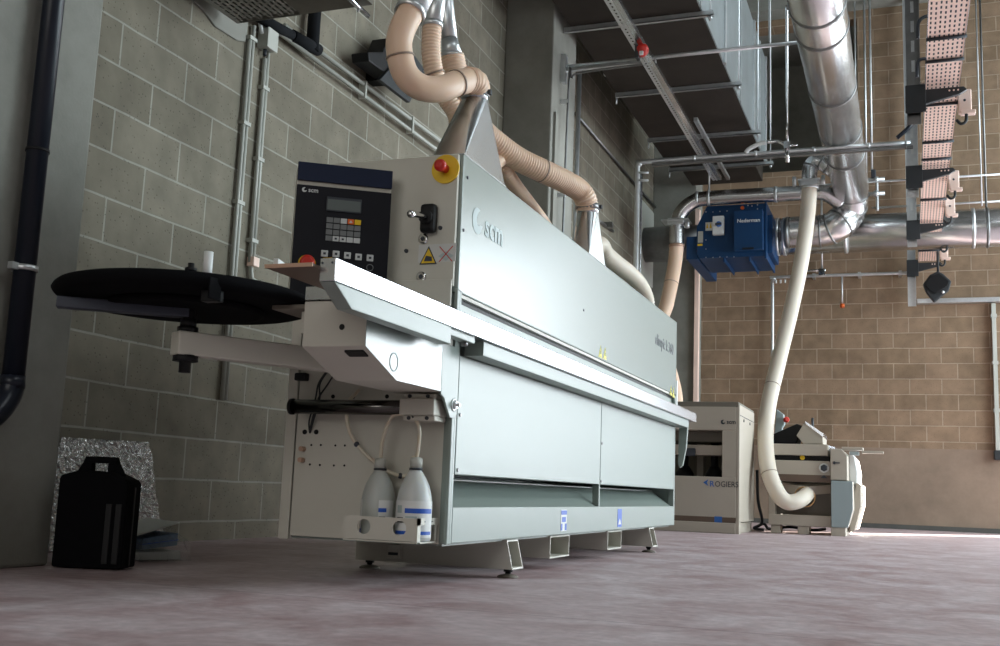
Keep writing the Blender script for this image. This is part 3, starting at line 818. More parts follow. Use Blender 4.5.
tb2 = MB().tube(spline([(-1.625, PY-.02, .60), (-1.64, PY-.055, .56), (-1.642, PY-.06, .51), (-1.63, PY-.045, .455), (-1.59, PY-.035, .405), (-1.54, PY-.035, .37), (-1.50, PY-.06, .352), (-1.46, PY-.03, .335), (-1.42, PY-.03, .345), (-1.395, 2.98, .392)], 10), .0062, 10).build('feed_tube', 'tube_clear', b2_)
for q in ((-1.612, PY-.04, .428), (-1.46, PY-.03, .335)): MB().sphere(q, .0095, 8).build('tube_tie', 'ink', tb2)

# ================================================================== left foreground
def pipe(name, pts, r, m_, label=None, cat='pipe', group=None, n=14):
    o = MB().tube(pts, r, n).build(name, m_)
    if label: tag(o, label, cat, group)
    return o


# black rainwater pipe in front of the near column
xp = -2.615
q0 = at(0, xp, 55.5, 0); q1 = at(0, xp, 24, 262); q2 = at(0, xp, 10, 388)
yp_ = (q0.y+q1.y)/2
zb_ = q2.z
t = thing('rainwater_pipe', 'black downpipe clamped to the concrete column at the left edge', 'pipe', (xp, yp_, zb_-.1))
MB().cyl((xp, yp_, zb_), (xp, yp_, 3.9), .034, n=28).build('pipe', 'pipe_navy', t)
MB().tube(spline([(xp, yp_, zb_+.01), (xp, yp_-.012, zb_-.03), (xp, yp_-.05, zb_-.08), (xp-.0, yp_-.12, zb_-.13)], 6), .037, 24).build('elbow', 'pipe_navy', t)
MB().ring((xp, yp_, zb_+.02), (0, 0, 1), .035, .04, .003).build('socket', 'pipe_navy', t)
MB().ring((xp, yp_, at(0, xp, 70, 164).z), (0, 0, 1), .034, .010, .003).build('pipe_joint', 'black', t)
cz = at(0, xp, 23, 268).z
cb = MB().ring((xp, yp_, cz), (0, 0, 1), .035, .018, .005).box(xp-.055, xp-.034, yp_-.01, yp_+.01, cz-.01, cz+.01)
cb.box(xp-.01, xp+.01, yp_-.062, yp_-.036, cz-.011, cz+.011)
cb.build('pipe_clamp', 'zinc', t)

# black hard case
A = at(2, 0, 50, 568); B = at(2, 0, 120, 571)
ca = thing('tool_case', 'black plastic carrying case standing upright on the floor by the column', 'case', ((A.x+B.x)/2, (A.y+B.y)/2+.06, 0))
ux2 = (B-A).normalized(); nn = Vector((-ux2.y, ux2.x, 0)); wd = (B-A).length


def cc(u, d, z): return A + ux2*u + nn*d + Z1*z


ztop = at(1, A.y, 60, 474).z
b_ = MB().prism([cc(0, 0, .004), cc(wd, 0, .004), cc(wd*1.0, 0, ztop-.022), cc(wd*.96, 0, ztop-.012), cc(wd*.72, 0, ztop+.012), cc(wd*.28, 0, ztop+.016), cc(wd*.03, 0, ztop-.002), cc(0, 0, ztop-.012)], nn*.13)
b_.build('case_shell', 'black_matt', ca, bevel=.008)
MB().prism([cc(-.003, .06, .01), cc(wd+.003, .06, .01), cc(wd+.003, .06, ztop-.035), cc(-.003, .06, ztop-.025)], nn*.012).build('lid_seam', 'black', ca)
for uu in (.72, .86): MB().prism([cc(wd*uu, -.004, .02), cc(wd*uu+.02, -.004, .02), cc(wd*uu+.02, -.004, ztop-.09), cc(wd*uu, -.004, ztop-.09)], nn*.005).build('rib', 'black', ca, bevel=.002)
hb = MB(); hm_ = wd*.49; h0, h1 = ztop+.008, ztop+.062
for s2 in (-1, 1):
    hb.prism([cc(hm_+s2*.026, .045, h0-.01), cc(hm_+s2*.082, .045, h0-.01), cc(hm_+s2*.058, .045, h1-.02), cc(hm_+s2*.026, .045, h1-.02)], nn*.034)
hb.prism([cc(hm_-.058, .043, h1-.022), cc(hm_+.058, .043, h1-.022), cc(hm_+.050, .043, h1), cc(hm_-.050, .043, h1)], nn*.038)
hb.build('handle', 'black_matt', ca, bevel=.004)

# foil insulation sheet leaning on the wall
f0 = [at(0, -3.20, 60, 437), at(0, -3.20, 148, 442)]; bx = -3.05
p = [at(0, bx, 30, 545), at(0, bx, 159, 530), f0[1], f0[0]]
p[0] = V(bx, p[0].y, .004); p[1] = V(bx, at(0, bx, 163, 545).y, .004)
n_ = 26; b_ = MB(); i0 = 0
for a in range(n_+1):
    for c in range(n_+1):
        q = p[0].lerp(p[1], a/n_).lerp(p[3].lerp(p[2], a/n_), c/n_)
        w_ = .006*math.sin(a*1.9+c*.4)*math.sin(c*.7+a*.2)+random.uniform(-.002, .002)
        b_.v.append((q.x+w_+.008, q.y, q.z))
for a in range(n_):
    for c in range(n_):
        k = a*(n_+1)+c; b_.face([k, k+n_+1, k+n_+2, k+1], 0, True)
fo = b_.build('insulation_sheet', 'foil'); sm_ = fo.modifiers.new('thickness', 'SOLIDIFY'); sm_.thickness = .006
tag(fo, 'silver bubble foil sheet leaning on the block wall behind the black case', 'sheet')

# bundle of manuals in a clear bag beside the case
mb_ = thing('bagged_manuals', 'bundle of papers and thick manuals in a clear bag on the floor beside the case', 'papers', tuple(at(2, 0, 160, 556)))
base = at(2, 0, 137, 562); e1 = (at(2, 0, 186, 561)-base); e1.z = 0; wl = e1.length; e1.normalize(); e2 = Vector((-e1.y, e1.x, 0))
def bk(u, v, z): return base + e1*u + e2*v + Z1*z
MB().hexa([bk(.0, .02, .004), bk(wl*.95, .02, .004), bk(wl*.95, .28, .004), bk(0, .28, .004), bk(.0, .02, .030), bk(wl*.93, .02, .036), bk(wl*.93, .28, .036), bk(0, .28, .03)]).build('lower_manual', 'paper', mb_, bevel=.004)
MB().hexa([bk(.03, .03, .040), bk(wl*.88, .03, .055), bk(wl*.88, .26, .055), bk(.03, .26, .040), bk(.03, .03, .080), bk(wl*.88, .03, .100), bk(wl*.88, .26, .100), bk(.03, .26, .080)]).build('thick_manual', 'paper_blue', mb_, bevel=.003)
MB().hexa([bk(.03, .03, .058), bk(wl*.885, .028, .074), bk(wl*.885, .26, .074), bk(.03, .26, .058), bk(.03, .03, .061), bk(wl*.885, .028, .077), bk(wl*.885, .26, .077), bk(.03, .26, .061)]).build('divider', 'label_blue', mb_)
MB().hexa([bk(-.02, .0, .088), bk(wl*.94, .05, .135), bk(wl*.94, .30, .140), bk(-.02, .28, .095), bk(-.02, .0, .093), bk(wl*.94, .05, .139), bk(wl*.94, .30, .144), bk(-.02, .28, .099)]).build('cover_sheet', 'paper', mb_)
n1_, n2_ = 18, 10; b_ = MB()
for a in range(n1_+1):
    for c in range(n2_+1):
        u = a/n1_; t = c/n2_*PI
        rr_ = 1+.07*math.sin(a*2.3+c*1.7)+random.uniform(-.03, .03)
        b_.v.append(tuple(bk(wl*(-.05+1.10*u), .14-.17*math.cos(t)*rr_, max(.003, (.055+.065*u*.9)*math.sin(t)*1.18*rr_*(1 if u < .9 else .75)))))
for a in range(n1_):
    for c in range(n2_): k = a*(n2_+1)+c; b_.face([k, k+n2_+1, k+n2_+2, k+1], 0, True)
b_.build('clear_bag', 'bag', mb_)

# ================================================================== left wall fittings
XW = WX+.02
# two vertical conduits
za = at(0, XW, 252, 28); zb2 = at(0, XW, 224, 400)
yc = (za.y+zb2.y)/2
c1 = thing('conduit', 'taller left one of two grey conduits running down the block wall', 'conduit', (XW, yc, zb2.z), 'wall conduits')
for k, dy in enumerate((-.014, .014)): MB().cyl((XW, yc+dy, zb2.z), (XW, yc+dy, za.z+(.02 if k else -.05)), .011, n=12).build('tube', 'plastic_grey', c1)
for zz in (1.25, 1.72, 2.15, 2.62): MB().box(XW-.02, XW+.016, yc-.032, yc+.032, zz, zz+.02).build('clip', 'plastic_grey', c1)
za = at(0, XW, 269, 52); zb2 = at(0, XW, 249, 262); yc = (za.y+zb2.y)/2
c2 = thing('conduit', 'shorter right one of two grey wall conduits, below the junction box', 'conduit', (XW, yc, zb2.z), 'wall conduits')
for k, dy in enumerate((-.013, .013)): MB().cyl((XW, yc+dy, zb2.z), (XW, yc+dy, za.z-(0 if k else .05)), .011, n=12).build('tube', 'plastic_grey', c2)
for zz in (1.55, 2.0, 2.4): MB().box(XW-.02, XW+.016, yc-.03, yc+.03, zz, zz+.02).build('clip', 'plastic_grey', c2)
el = MB().tube(spline([(XW, yc, zb2.z), (XW, yc+.01, zb2.z-.06), (XW, yc+.05, zb2.z-.09), (XW, yc+.30, zb2.z-.10)], 6), .012, 12).build('elbow', 'plastic_grey', c2)
MB().cyl((XW, yc+.09, zb2.z-.093), (XW, yc+.16, zb2.z-.096), .019, n=12).cyl((XW, yc+.2, zb2.z-.098), (XW, yc+.28, zb2.z-.10), .019, n=12).build('coupling', 'plastic_grey', el)
MB().box(XW-.015, XW+.03, yc-.02, yc+.035, zb2.z-.02, zb2.z+.03).build('conduit_socket', 'socket', c2, bevel=.003)
# junction box
j = at(0, WX+.06, 271.5, 40)
jb = thing('junction_box', 'square grey junction box on the wall under the perforated ceiling tray', 'box', tuple(j))
MB().box(WX, WX+.06, j.y-.048, j.y+.048, j.z-.055, j.z+.055).build('box_body', 'plastic_grey', jb, bevel=.006)
MB().box(WX+.061, WX+.072, j.y-.051, j.y+.051, j.z-.058, j.z+.058).build('box_lid', 'plastic_grey', jb, bevel=.006)
MB().cyl((WX+.03, j.y-.01, j.z-.055), (WX+.03, j.y-.01, j.z-.09), .010).build('gland', 'ink', jb)
MB().tube(spline([(WX+.03, j.y-.048, j.z+.02), (WX+.035, j.y-.08, j.z+.06), (WX+.03, j.y-.10, j.z+.14)], 5), .012, 8).build('cable', 'white', jb)
# twin pipes sloping along the wall, with black insulation at their start
A0_, A1_ = at(0, WX+.05, 316, 49), at(0, WX+.05, 440, 141)
B0_, B1_ = at(0, WX+.05, 305, 52), at(0, WX+.05, 437, 150)
def shared_pipe(a, b, ext, label, grp):
    d = (b-a).normalized(); e = b + d*ext
    return d, e
d1, e1_ = shared_pipe(A0_, A1_, 3.4, '', '')
d2, e2_ = shared_pipe(B0_, B1_, 3.4, '', '')
t = thing('wall_pipe', 'upper one of two parallel pipes crossing the block wall, insulated at its start', 'pipe', tuple(A0_), 'twin wall pipes')
MB().tube([A0_-d1*.35, e1_], .0135, 12).build('tube', 'plastic_grey', t)
ia, ib_ = at(0, WX+.06, 255, 15), at(0, WX+.06, 318, 50)
MB().tube([ia, ia.lerp(ib_, .62)], .029, 16).build('foam_insulation', 'foam', t)
MB().tube([ia.lerp(ib_, .56), ib_], .036, 16).build('foam_insulation', 'foam', t)
t2 = thing('wall_pipe', 'lower one of two parallel pipes crossing the block wall', 'pipe', tuple(B0_), 'twin wall pipes')
MB().tube([B0_-d2*.3, e2_], .0135, 12).build('tube', 'plastic_grey', t2)
for f_ in (.33, .72, 1.2):
    q = A0_.lerp(A1_, f_); q2 = B0_.lerp(B1_, f_)
    MB().box(WX+.02, WX+.072, q.y-.008, q.y+.012, min(q.z, q2.z)-.022, max(q.z, q2.z)+.022).build('pipe_clip', 'plastic_grey', t2, bevel=.003)
ia, ib_ = at(0, WX+.09, 321, 12), at(0, WX+.09, 315, 49)
tag(pipe('insulated_pipe', [V(WX+.06, (ia.y+ib_.y)/2, ia.z+.05), V(WX+.06, (ia.y+ib_.y)/2, ib_.z-.0)], .038, 'foam'), 'short black insulated pipe stub dropping onto the twin wall pipes', 'pipe')
# black wall floodlight behind the hoses
g0_ = at(0, WX+.10, 352, 62); gl = at(0, WX+.22, 400, 75)
fl = thing('wall_floodlight', 'dark floodlight on a bracket on the block wall behind the hoses', 'lamp', tuple(at(0, WX+.1, 385, 70)))
pp = [at(0, WX+.06, *q) for q in ((351, 54), (366, 54), (372, 40), (386, 43), (393, 43), (391, 70), (377, 81), (352, 63))]
MB().prism(pp, (.12, 0, 0)).build('lamp_housing', 'black', fl, bevel=.006)
pp = [at(0, WX+.17, *q) for q in ((376, 80), (392, 62), (392, 43), (411, 56), (421, 70), (418, 80), (406, 103))]
MB().prism(pp, (.03, 0, 0)).build('reflector_hood', 'charcoal', fl, bevel=.004)
MB().box(WX, WX+.08, gl.y-.05, gl.y+.05, gl.z-.04, gl.z+.06).build('wall_bracket', 'black', fl)

# perforated tray hung near the wall at the top
zt2 = 2.60
e0, e1b = at(2, zt2, 237, 23.5), at(2, zt2, 373, 5)
yE = e0.y; yS = e1b.y; ym = yE-1.3
xa, xb_ = e0.x, e1b.x
ht = thing('perforated_tray', 'wide perforated metal tray hanging near the wall at the top edge', 'tray', ((xa+xb_)/2, yE-.6, zt2))
b_ = MB(); xm = at(2, zt2, 300, 14).x
# perforated floor: real slots
sx, sy = .030, .046
nx_ = int((xm-xa)/sx); ny_ = int(1.3/sy)
for a in range(nx_):
    for c in range(ny_):
        x0 = xa+.02+a*sx; y0 = yE-.02-(c+1)*sy + (sy*.5 if a % 2 else 0)
        if y0+sy > yE-.004: continue
        hw, hl = .006, .016
        cx_, cy_ = x0+sx/2, y0+sy/2
        O = [(x0, y0), (x0+sx, y0), (x0+sx, y0+sy), (x0, y0+sy)]; I = [(cx_-hw, cy_-hl), (cx_+hw, cy_-hl), (cx_+hw, cy_+hl), (cx_-hw, cy_+hl)]
        for k in range(4):
            k2 = (k+1) % 4
            b_.poly([(*O[k2], zt2), (*O[k], zt2), (*I[k], zt2), (*I[k2], zt2)])
b_.box(xa, xa+.02, ym, yE, zt2-.001, zt2+.12)
b_.build('perforated_floor', 'tray_grey', ht)
MB().box(xm, xb_, ym, (yE+yS)/2, zt2, zt2+.14).build('solid_tray', 'tray_brown', ht, bevel=.003)
MB().box(xa, xm, yE-.004, yE, zt2-.001, zt2+.12).build('end_lip', 'tray_grey', ht)
MB().box(xa, xm, ym, yE, zt2+.10, zt2+.12).build('cable_bed', 'black', ht)
h0_, h1_ = at(2, zt2-.02, 345, -6), at(2, zt2-.02, 368, 16)
MB().tube([h0_, h1_], .012, 10).build('hanger_channel', 'alu', ht)
hx = at(2, zt2-.02, 358, 8)
MB().cyl((hx.x, hx.y, zt2-.04), (hx.x, hx.y, zt2+.6), .006, n=8).build('threaded_rod', 'zinc', ht)

# ================================================================== dust hoses above the machine
def hose(name, pts, r, label, m_='hose', group='ribbed dust hoses', pitch=.013, amp=.0022, rings=(), cat='hose', n=18, r1=None):
    p = spline(pts, 14)
    o = thing(name, label, cat, tuple(pts[-1]), group)
    MB().tube(p, r, n, pitch=pitch, amp=amp, r1=r1).build('hose_wall', m_, o)
    for f_ in rings:
        k = int(f_*(len(p)-1)); d = (p[min(k+1, len(p)-1)]-p[k-1]).normalized()
        MB().ring(p[k], d, (r if r1 is None else r+(r1-r)*f_)+.0005, .006, .003, 22).build('hose_joint', 'hose_ring', o)
    return o, p


def clamp(o, p, d, r):
    MB().ring(p, d, r, .026, .004, 24).build('hose_clamp', 'zinc_dark', o)
    MB().box(p[0]+r, p[0]+r+.014, p[1]-.008, p[1]+.008, p[2]-.008, p[2]+.008).build('clamp_screw', 'ink', o)


YH = 3.30
NK = S1+V(0, 0, .02)
def hp(px, py, y): return at(1, y, px, py)


h1o, hpth = hose('dust_hose', [NK+V(0, 0, .02), hp(476, 88, 3.29), hp(470, 81, 3.24), hp(456, 83.5, 3.17), hp(440, 89, 3.10), hp(420, 87, 3.04), hp(405, 73, 3.0), hp(399, 48, 2.98), hp(402, 30, 2.98), hp(412, 10, 3.0)], .0435, 'thick beige hose curling from the near spout up to a galvanised pipe', pitch=.0, amp=0, rings=(.34, .74))
MB().tube(spline([NK+V(0, 0, .03), hp(476.5, 88, 3.29), hp(474, 82, 3.26), hp(467, 80.5, 3.225)], 12), .0455, 20, pitch=.014, amp=.0025).build('ribbed_bend', 'hose', h1o)
clamp(h1o, S1+V(0, 0, .026), Z1, .0475)
g1o = thing('extraction_pipe', 'galvanised pipe feeding the curling hose, leftmost of three at the top', 'pipe', tuple(hp(412, 10, 3.0)), 'galvanised extraction pipes')
MB().tube([hp(411, 13, 3.0), hp(424, -14, 3.06), hp(440, -50, 3.12), hp(520, -230, 3.42)], .046, 20).build('tube', 'zinc', g1o)
MB().ring(hp(410.5, 12, 3.0), (hp(424, -14, 3.06)-hp(411, 13, 3.0)).normalized(), .046, .025, .006).build('pipe_collar', 'zinc', g1o)

h2o, _ = hose('dust_hose', [hp(432, 27, 3.55), hp(431, 50, 3.55), hp(434, 72, 3.56), hp(444, 95, 3.60), hp(458, 120, 3.64), V(-1.60, 3.66, 1.52), V(-1.60, 3.70, 1.345)], .036, 'thin ribbed hose hanging behind the curling hose', rings=(.35,))
g2o = thing('extraction_pipe', 'galvanised pipe feeding a ribbed hose, middle one of three at the top', 'pipe', tuple(hp(434, 20, 3.55)), 'galvanised extraction pipes')
MB().tube([hp(432.5, 27, 3.55), hp(437, 0, 3.58), hp(445, -40, 3.62), hp(490, -250, 3.8)], .035, 18).build('tube', 'zinc', g2o)
MB().ring(hp(432.5, 25, 3.55), Z1, .036, .02, .005).build('pipe_collar', 'zinc', g2o)
# third hose runs back along the hood to the far spout
NK2 = S2+V(0, 0, .02)
h3o, _ = hose('dust_hose', [NK2, hp(585.5, 199, 4.60), hp(579, 190, 4.56), hp(566, 182, 4.46), hp(545, 172, 4.32), hp(520, 160, 4.20), hp(500, 146, 4.10), hp(480, 128, 4.0), hp(466, 104, 3.92), hp(457, 80, 3.88), hp(452, 56, 3.86)], .050, 'long ribbed hose arching from the far spout along the hood top', rings=(.42,))
clamp(h3o, NK2+V(0, 0, .01), Z1, .054)
g3o = thing('extraction_pipe', 'galvanised pipe with a flared collar, rightmost of three at the top', 'pipe', tuple(hp(451, 55, 3.86)), 'galvanised extraction pipes')
MB().tube([hp(452, 56, 3.86), hp(449.5, 40, 3.86)], .043, 18, r1=.034).tube([hp(449.5, 40, 3.86), hp(446, 5, 3.88), hp(444, -30, 3.9), hp(444, -250, 3.95)], .033, 18).build('tube', 'zinc', g3o)
MB().ring(hp(452, 57, 3.86), Z1, .043, .018, .006).build('pipe_collar', 'zinc', g3o)
def hx(px, py, x): return at(0, x, px, py)


h4o, _ = hose('dust_hose', [V(-1.60, 3.72, 1.35), hx(498, 160, -1.60), hx(507, 174, -1.60), hx(518, 190, -1.60), hx(531, 207, -1.60), hx(545, 226, -1.60), hx(556, 248, -1.60)], .032, 'thin ribbed hose lying low behind the hood, between the two spouts')
h5o, _ = hose('dust_hose', [V(-1.52, 4.72, 1.35), hx(596, 245, -1.52), hx(606, 255, -1.52), hx(618, 265, -1.52), hx(630, 274, -1.52), hx(640, 285, -1.52), hx(646, 298, -1.52), hx(648, 312, -1.52)], .045, 'pale ribbed hose bending down behind the hood beyond the far spout', m_='hose_pale', pitch=.02, amp=.0042)

# ================================================================== overhead rectangular duct with its trapeze bars
ZD = 4.4; dx0, dx1 = -2.74, -1.575; dyE = 13.1
dt = thing('ventilation_duct', 'large rectangular sheet metal air duct running overhead along the left wall', 'duct', ((dx0+dx1)/2, 10, ZD))
part_label(MB().box(dx0, dx1-.01, 4.5, dyE, ZD, ZD+.012).build('duct_underside', 'duct_shaded', dt), 'underside of the duct, darkened to show its shade')
for k, (y0, y1) in enumerate(((4.5, 7.3), (7.31, 9.9), (9.91, 12.0), (12.01, dyE))):
    MB().box(dx0, dx1, y0, y1, ZD+.012, ZD+1.35).build('duct_section', 'duct_sheet', dt)
    MB().box(dx0-.02, dx1+.02, y1-.03, y1+.03, ZD+.010, ZD+1.37).build('duct_flange', 'zinc', dt, bevel=.004)
    MB().box(dx1-.01, dx1+.012, (y0+y1)/2-.02, (y0+y1)/2+.02, ZD+.01, ZD+1.35).build('duct_seam', 'zinc', dt)
for k, (y_, w_) in enumerate(((8.70, 0), (10.36, 0), (11.85, 0), (13.05, 0))):
    tb_ = thing('trapeze_bar', ('nearest', 'second nearest', 'third nearest', 'farthest')[k]+' metal channel bar carrying the overhead rectangular duct', 'bar', ((dx0+dx1)/2, y_, ZD-.05), 'bars under the rectangular duct')
    MB().box(dx0-.02 if k else -2.80, dx1+.10, y_-.02, y_+.02, ZD-.048, ZD-.040).box(dx0-.02 if k else -2.80, dx1+.10, y_-.02, y_-.014, ZD-.048, ZD-.004).box(dx0-.02 if k else -2.80, dx1+.10, y_+.014, y_+.02, ZD-.048, ZD-.004).build('channel', 'zinc', tb_)
    MB().cyl((dx1+.07, y_, ZD-.09), (dx1+.07, y_, 7.8), .007, n=8).build('threaded_rod', 'zinc', tb_)
    MB().cyl((dx1+.07, y_, ZD-.075), (dx1+.07, y_, ZD-.05), .018, n=6).build('nut', 'zinc', tb_)
    if k: MB().cyl((dx0-.06+.05, y_, ZD-.12), (dx0-.06+.05, y_, ZD-.04), .008, n=8).build('rod_end', 'zinc', tb_)

# small flat duct beyond the big one
o = MB().box(-2.7, -1.75, 13.25, 14.3, 4.52, 4.75).build('flat_duct', 'duct_shaded', None, bevel=.01)  # dark colour carries the dim light at this end
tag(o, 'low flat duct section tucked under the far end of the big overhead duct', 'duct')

# perforated cable channel under the duct with a red alarm light on it
zc2 = 3.97
a, b2 = at(2, zc2, 608, 0), at(2, zc2, 719, 180)
xc = (a.x+b2.x)/2
cg = thing('cable_channel', 'perforated metal channel running diagonally below the dark overhead duct', 'channel', (xc, 9, zc2))
b_ = MB(); y_ = 5.5
while y_ < b2.y:
    y1_ = y_+.06
    for (x0, x1) in ((xc-.05, xc-.03), (xc-.014, xc+.004)): b_.box(x0, x1, y_, y1_, zc2, zc2+.003)
    b_.box(xc-.03, xc-.014, y_, y_+.03, zc2, zc2+.003)
    y_ = y1_
b_.build('perforated_base', 'zinc', cg)
MB().box(xc+.004, xc+.05, 5.5, b2.y, zc2, zc2+.04).build('channel_rail', 'alu', cg)
MB().box(xc-.053, xc-.05, 5.5, b2.y, zc2, zc2+.04).build('channel_side', 'zinc', cg)
q = at(1, 8.30, 640, 49)
al = thing('alarm_light', 'small red alarm light on top of the perforated channel', 'alarm', (q.x, q.y, q.z-.07))
MB().box(q.x-.035, q.x-.005, q.y-.04, q.y+.05, q.z-.085, q.z+.07).build('alarm_base', 'charcoal', al, bevel=.004)
MB().lathe([(.055, -.03), (.055, .01), (.04, .035), (.015, .045)], (q.x+.02, q.y, q.z-.01), (.6, -.8, 0), 20).build('alarm_lens', 'red', al)
MB().box(q.x+.01, q.x+.04, q.y-.065, q.y-.045, q.z-.075, q.z-.045).build('alarm_bulb', 'white', al)
a, b2 = at(2, 4.15, 697, 121), at(2, 4.15, 719, 166)
o = MB().box((a.x+b2.x)/2-.02, (a.x+b2.x)/2+.02, a.y, b2.y+.6, 4.15, 4.19).build('short_rail', 'zinc'); tag(o, 'short metal rail hanging beside the far end of the perforated channel', 'rail')

# ================================================================== overhead service pipes
HXL = at(1, 10.5, 912, 100).x
# drop pipe and its long run at the second hanger
yA = 10.5
a, b2 = at(1, yA, 641, 162), at(1, yA, 915, 142.5)
zA = (a.z+b2.z)/2; xA = at(1, yA, 636.5, 230).x
t = thing('compressed_air_pipe', 'long pipe running level at mid height and dropping down behind the white hood', 'pipe', (xA, yA, 1.2))
MB().tube(spline([(xA, yA, 1.2), (xA, yA, 2.2), (xA, yA, zA-.12), (xA+.02, yA, zA-.03), (xA+.12, yA, zA), (xA+1, yA, zA), (HXL-.02, yA, zA)], 8), .024, 14).build('tube', 'zinc', t)
MB().tube([(xA+.045, yA-.02, 1.2), (xA+.045, yA-.02, zA-.13)], .012, 10).build('cable_conduit', 'alu', t)
MB().box(xA+.15, HXL, yA-.02, yA+.02, zA-.055, zA-.032).build('support_channel', 'zinc_dark', t)
for f_ in (.22, .45, .66, .85):
    xx_ = xA+(HXL-xA)*f_; MB().ring((xx_, yA, zA), X1, .024, .03, .006, 16).build('pipe_fitting', 'zinc', t)
for dz in (-.12, -.20): MB().cyl((xA+.02, yA-.03, zA+dz), (xA+.12, yA-.03, zA+dz-.01), .012, n=8).build('bracket', 'zinc', t)
MB().cyl((xA, yA, 2.40), (xA, yA, 2.46), .03, n=14).build('pipe_fitting', 'zinc', t)
# upper run on the second column
yB = 8.72
a, b2 = at(1, yB, 570, 64.5), at(1, yB, 803, 44)
zB = (a.z+b2.z)/2; xB = -2.813
t = thing('compressed_air_pipe', 'upper thin pipe crossing from the second column under the dark duct', 'pipe', (xB, yB, zB))
xe = at(1, yB, 800, 44).x
MB().tube([(xB+.02, yB, zB), (xe, yB, zB)], .017, 12).build('tube', 'zinc', t)
xm_ = at(1, yB, 656, 58).x
MB().box(xB, xm_, yB-.02, yB+.02, zB-.045, zB-.02).build('support_channel', 'zinc', t)
MB().tube(spline([(xm_-.02, yB-.03, zB-.06), (xB+.2, yB-.03, zB-.08), (xB+.10, yB-.03, zB-.12), (xB+.07, yB-.03, zB-.22), (xB+.05, yB-.03, 1.5)], 8), .010, 10).build('drop_conduit', 'zinc_dark', t)
b_ = MB().box(xB, xB+.04, yB-.06, yB+.02, zB-.16, zB+.10); b_.build('wall_plate', 'zinc', t)
for zz in (zB-.35, zB-1.2): MB().box(xB, xB+.07, yB-.05, yB-.01, zz, zz+.03).build('clip', 'zinc', t)
# pale vertical trunking on the second column
for yy, lab in ((8.62, 'pale vertical trunking on the bright side of the second column'), ):
    o = MB().box(-2.813, -2.79, 8.50, 8.60, .0, 3.55).build('cable_trunking', 'plaster'); tag(o, lab, 'trunking')
o = MB().cyl((-2.79, 9.16, .3), (-2.79, 9.16, 4.2), .022, n=12).build('column_conduit', 'zinc'); tag(o, 'slim conduit along the far edge of the second column', 'conduit')
# thin sloping rail and bracket on the far left wall
a, b2 = at(0, WX+.03, 575, 113), at(0, WX+.03, 632, 180)
o = pipe('wall_rail', [a, b2, b2+(b2-a)*.6], .016, 'zinc_dark', 'thin dark pipe fixed along the block wall past the second column', 'pipe')
t = thing('wall_bracket', 'dark metal cantilever bracket on the far block wall behind the far spout', 'bracket', tuple(at(0, WX+.02, 598, 220)))
MB().tube([at(0, WX+.02, 592, 216), at(0, WX+.02, 613, 231)], .02, 8).build('rail', 'zinc_dark', t)
q = at(0, WX+.02, 606, 225); MB().box(WX, WX+.10, q.y-.03, q.y+.03, q.z-.03, q.z+.03).build('arm', 'zinc_dark', t)

# pipe on the back wall with a drop behind the two small machines
yC = 14.78
a, b2 = at(1, yC, 776, 279), at(1, yC, 915, 271)
zC = (a.z+b2.z)/2; xC = at(1, yC, 772.5, 330).x; xD = at(1, yC, 915, 271).x
t = thing('compressed_air_pipe', 'low pipe along the brown back wall with a vertical drop beside the hose', 'pipe', (xC, yC, .9))
MB().tube(spline([(xC, yC, .5), (xC, yC, zC-.3), (xC, yC, zC-.09), (xC+.03, yC, zC-.02), (xC+.12, yC, zC), (xD, yC, zC)], 8), .022, 12).build('tube', 'zinc', t)
for f_ in (.3, .62, .9):
    xx_ = xC+(xD-xC)*f_; MB().box(xx_-.02, xx_+.02, yC-.03, WY-.002, zC-.03, zC+.03).build('clip', 'zinc', t)
for k in range(3): MB().cyl((xC+.05+.06*k, yC-.03, zC-.09), (xC+.05+.06*k, yC-.03, zC-.04), .014, n=8).build('fitting', 'zinc', t)
# small dropper with a tap
q0, q1 = at(1, yC, 842, 277), at(1, yC, 841.5, 304)
t = thing('pipe_dropper', 'short thin pipe dropping from the low back wall pipe, with a copper end', 'pipe', tuple(q1))
MB().cyl((q0.x, yC, q1.z), (q0.x, yC, zC-.01), .012, n=10).build('tube', 'zinc', t); MB().cyl((q0.x, yC, q1.z-.05), (q0.x, yC, q1.z), .03, n=10).build('end_cap', 'orange', t)
q0, q1 = at(1, yC, 822, 190), at(1, yC, 822, 272)
t = thing('hanging_rod', 'thin rod rising from a small valve on the low back wall pipe', 'rod', (q1.x, yC, zC))
MB().cyl((q1.x, yC, zC+.02), (q1.x, yC, q0.z), .014, n=10).build('tube', 'zinc', t)
MB().cyl((q1.x-.25, yC-.03, zC+.07), (q1.x+.05, yC-.03, zC+.07), .02, n=10).box(q1.x-.04, q1.x+.04, yC-.05, yC, zC, zC+.09).build('valve', 'chrome', t)

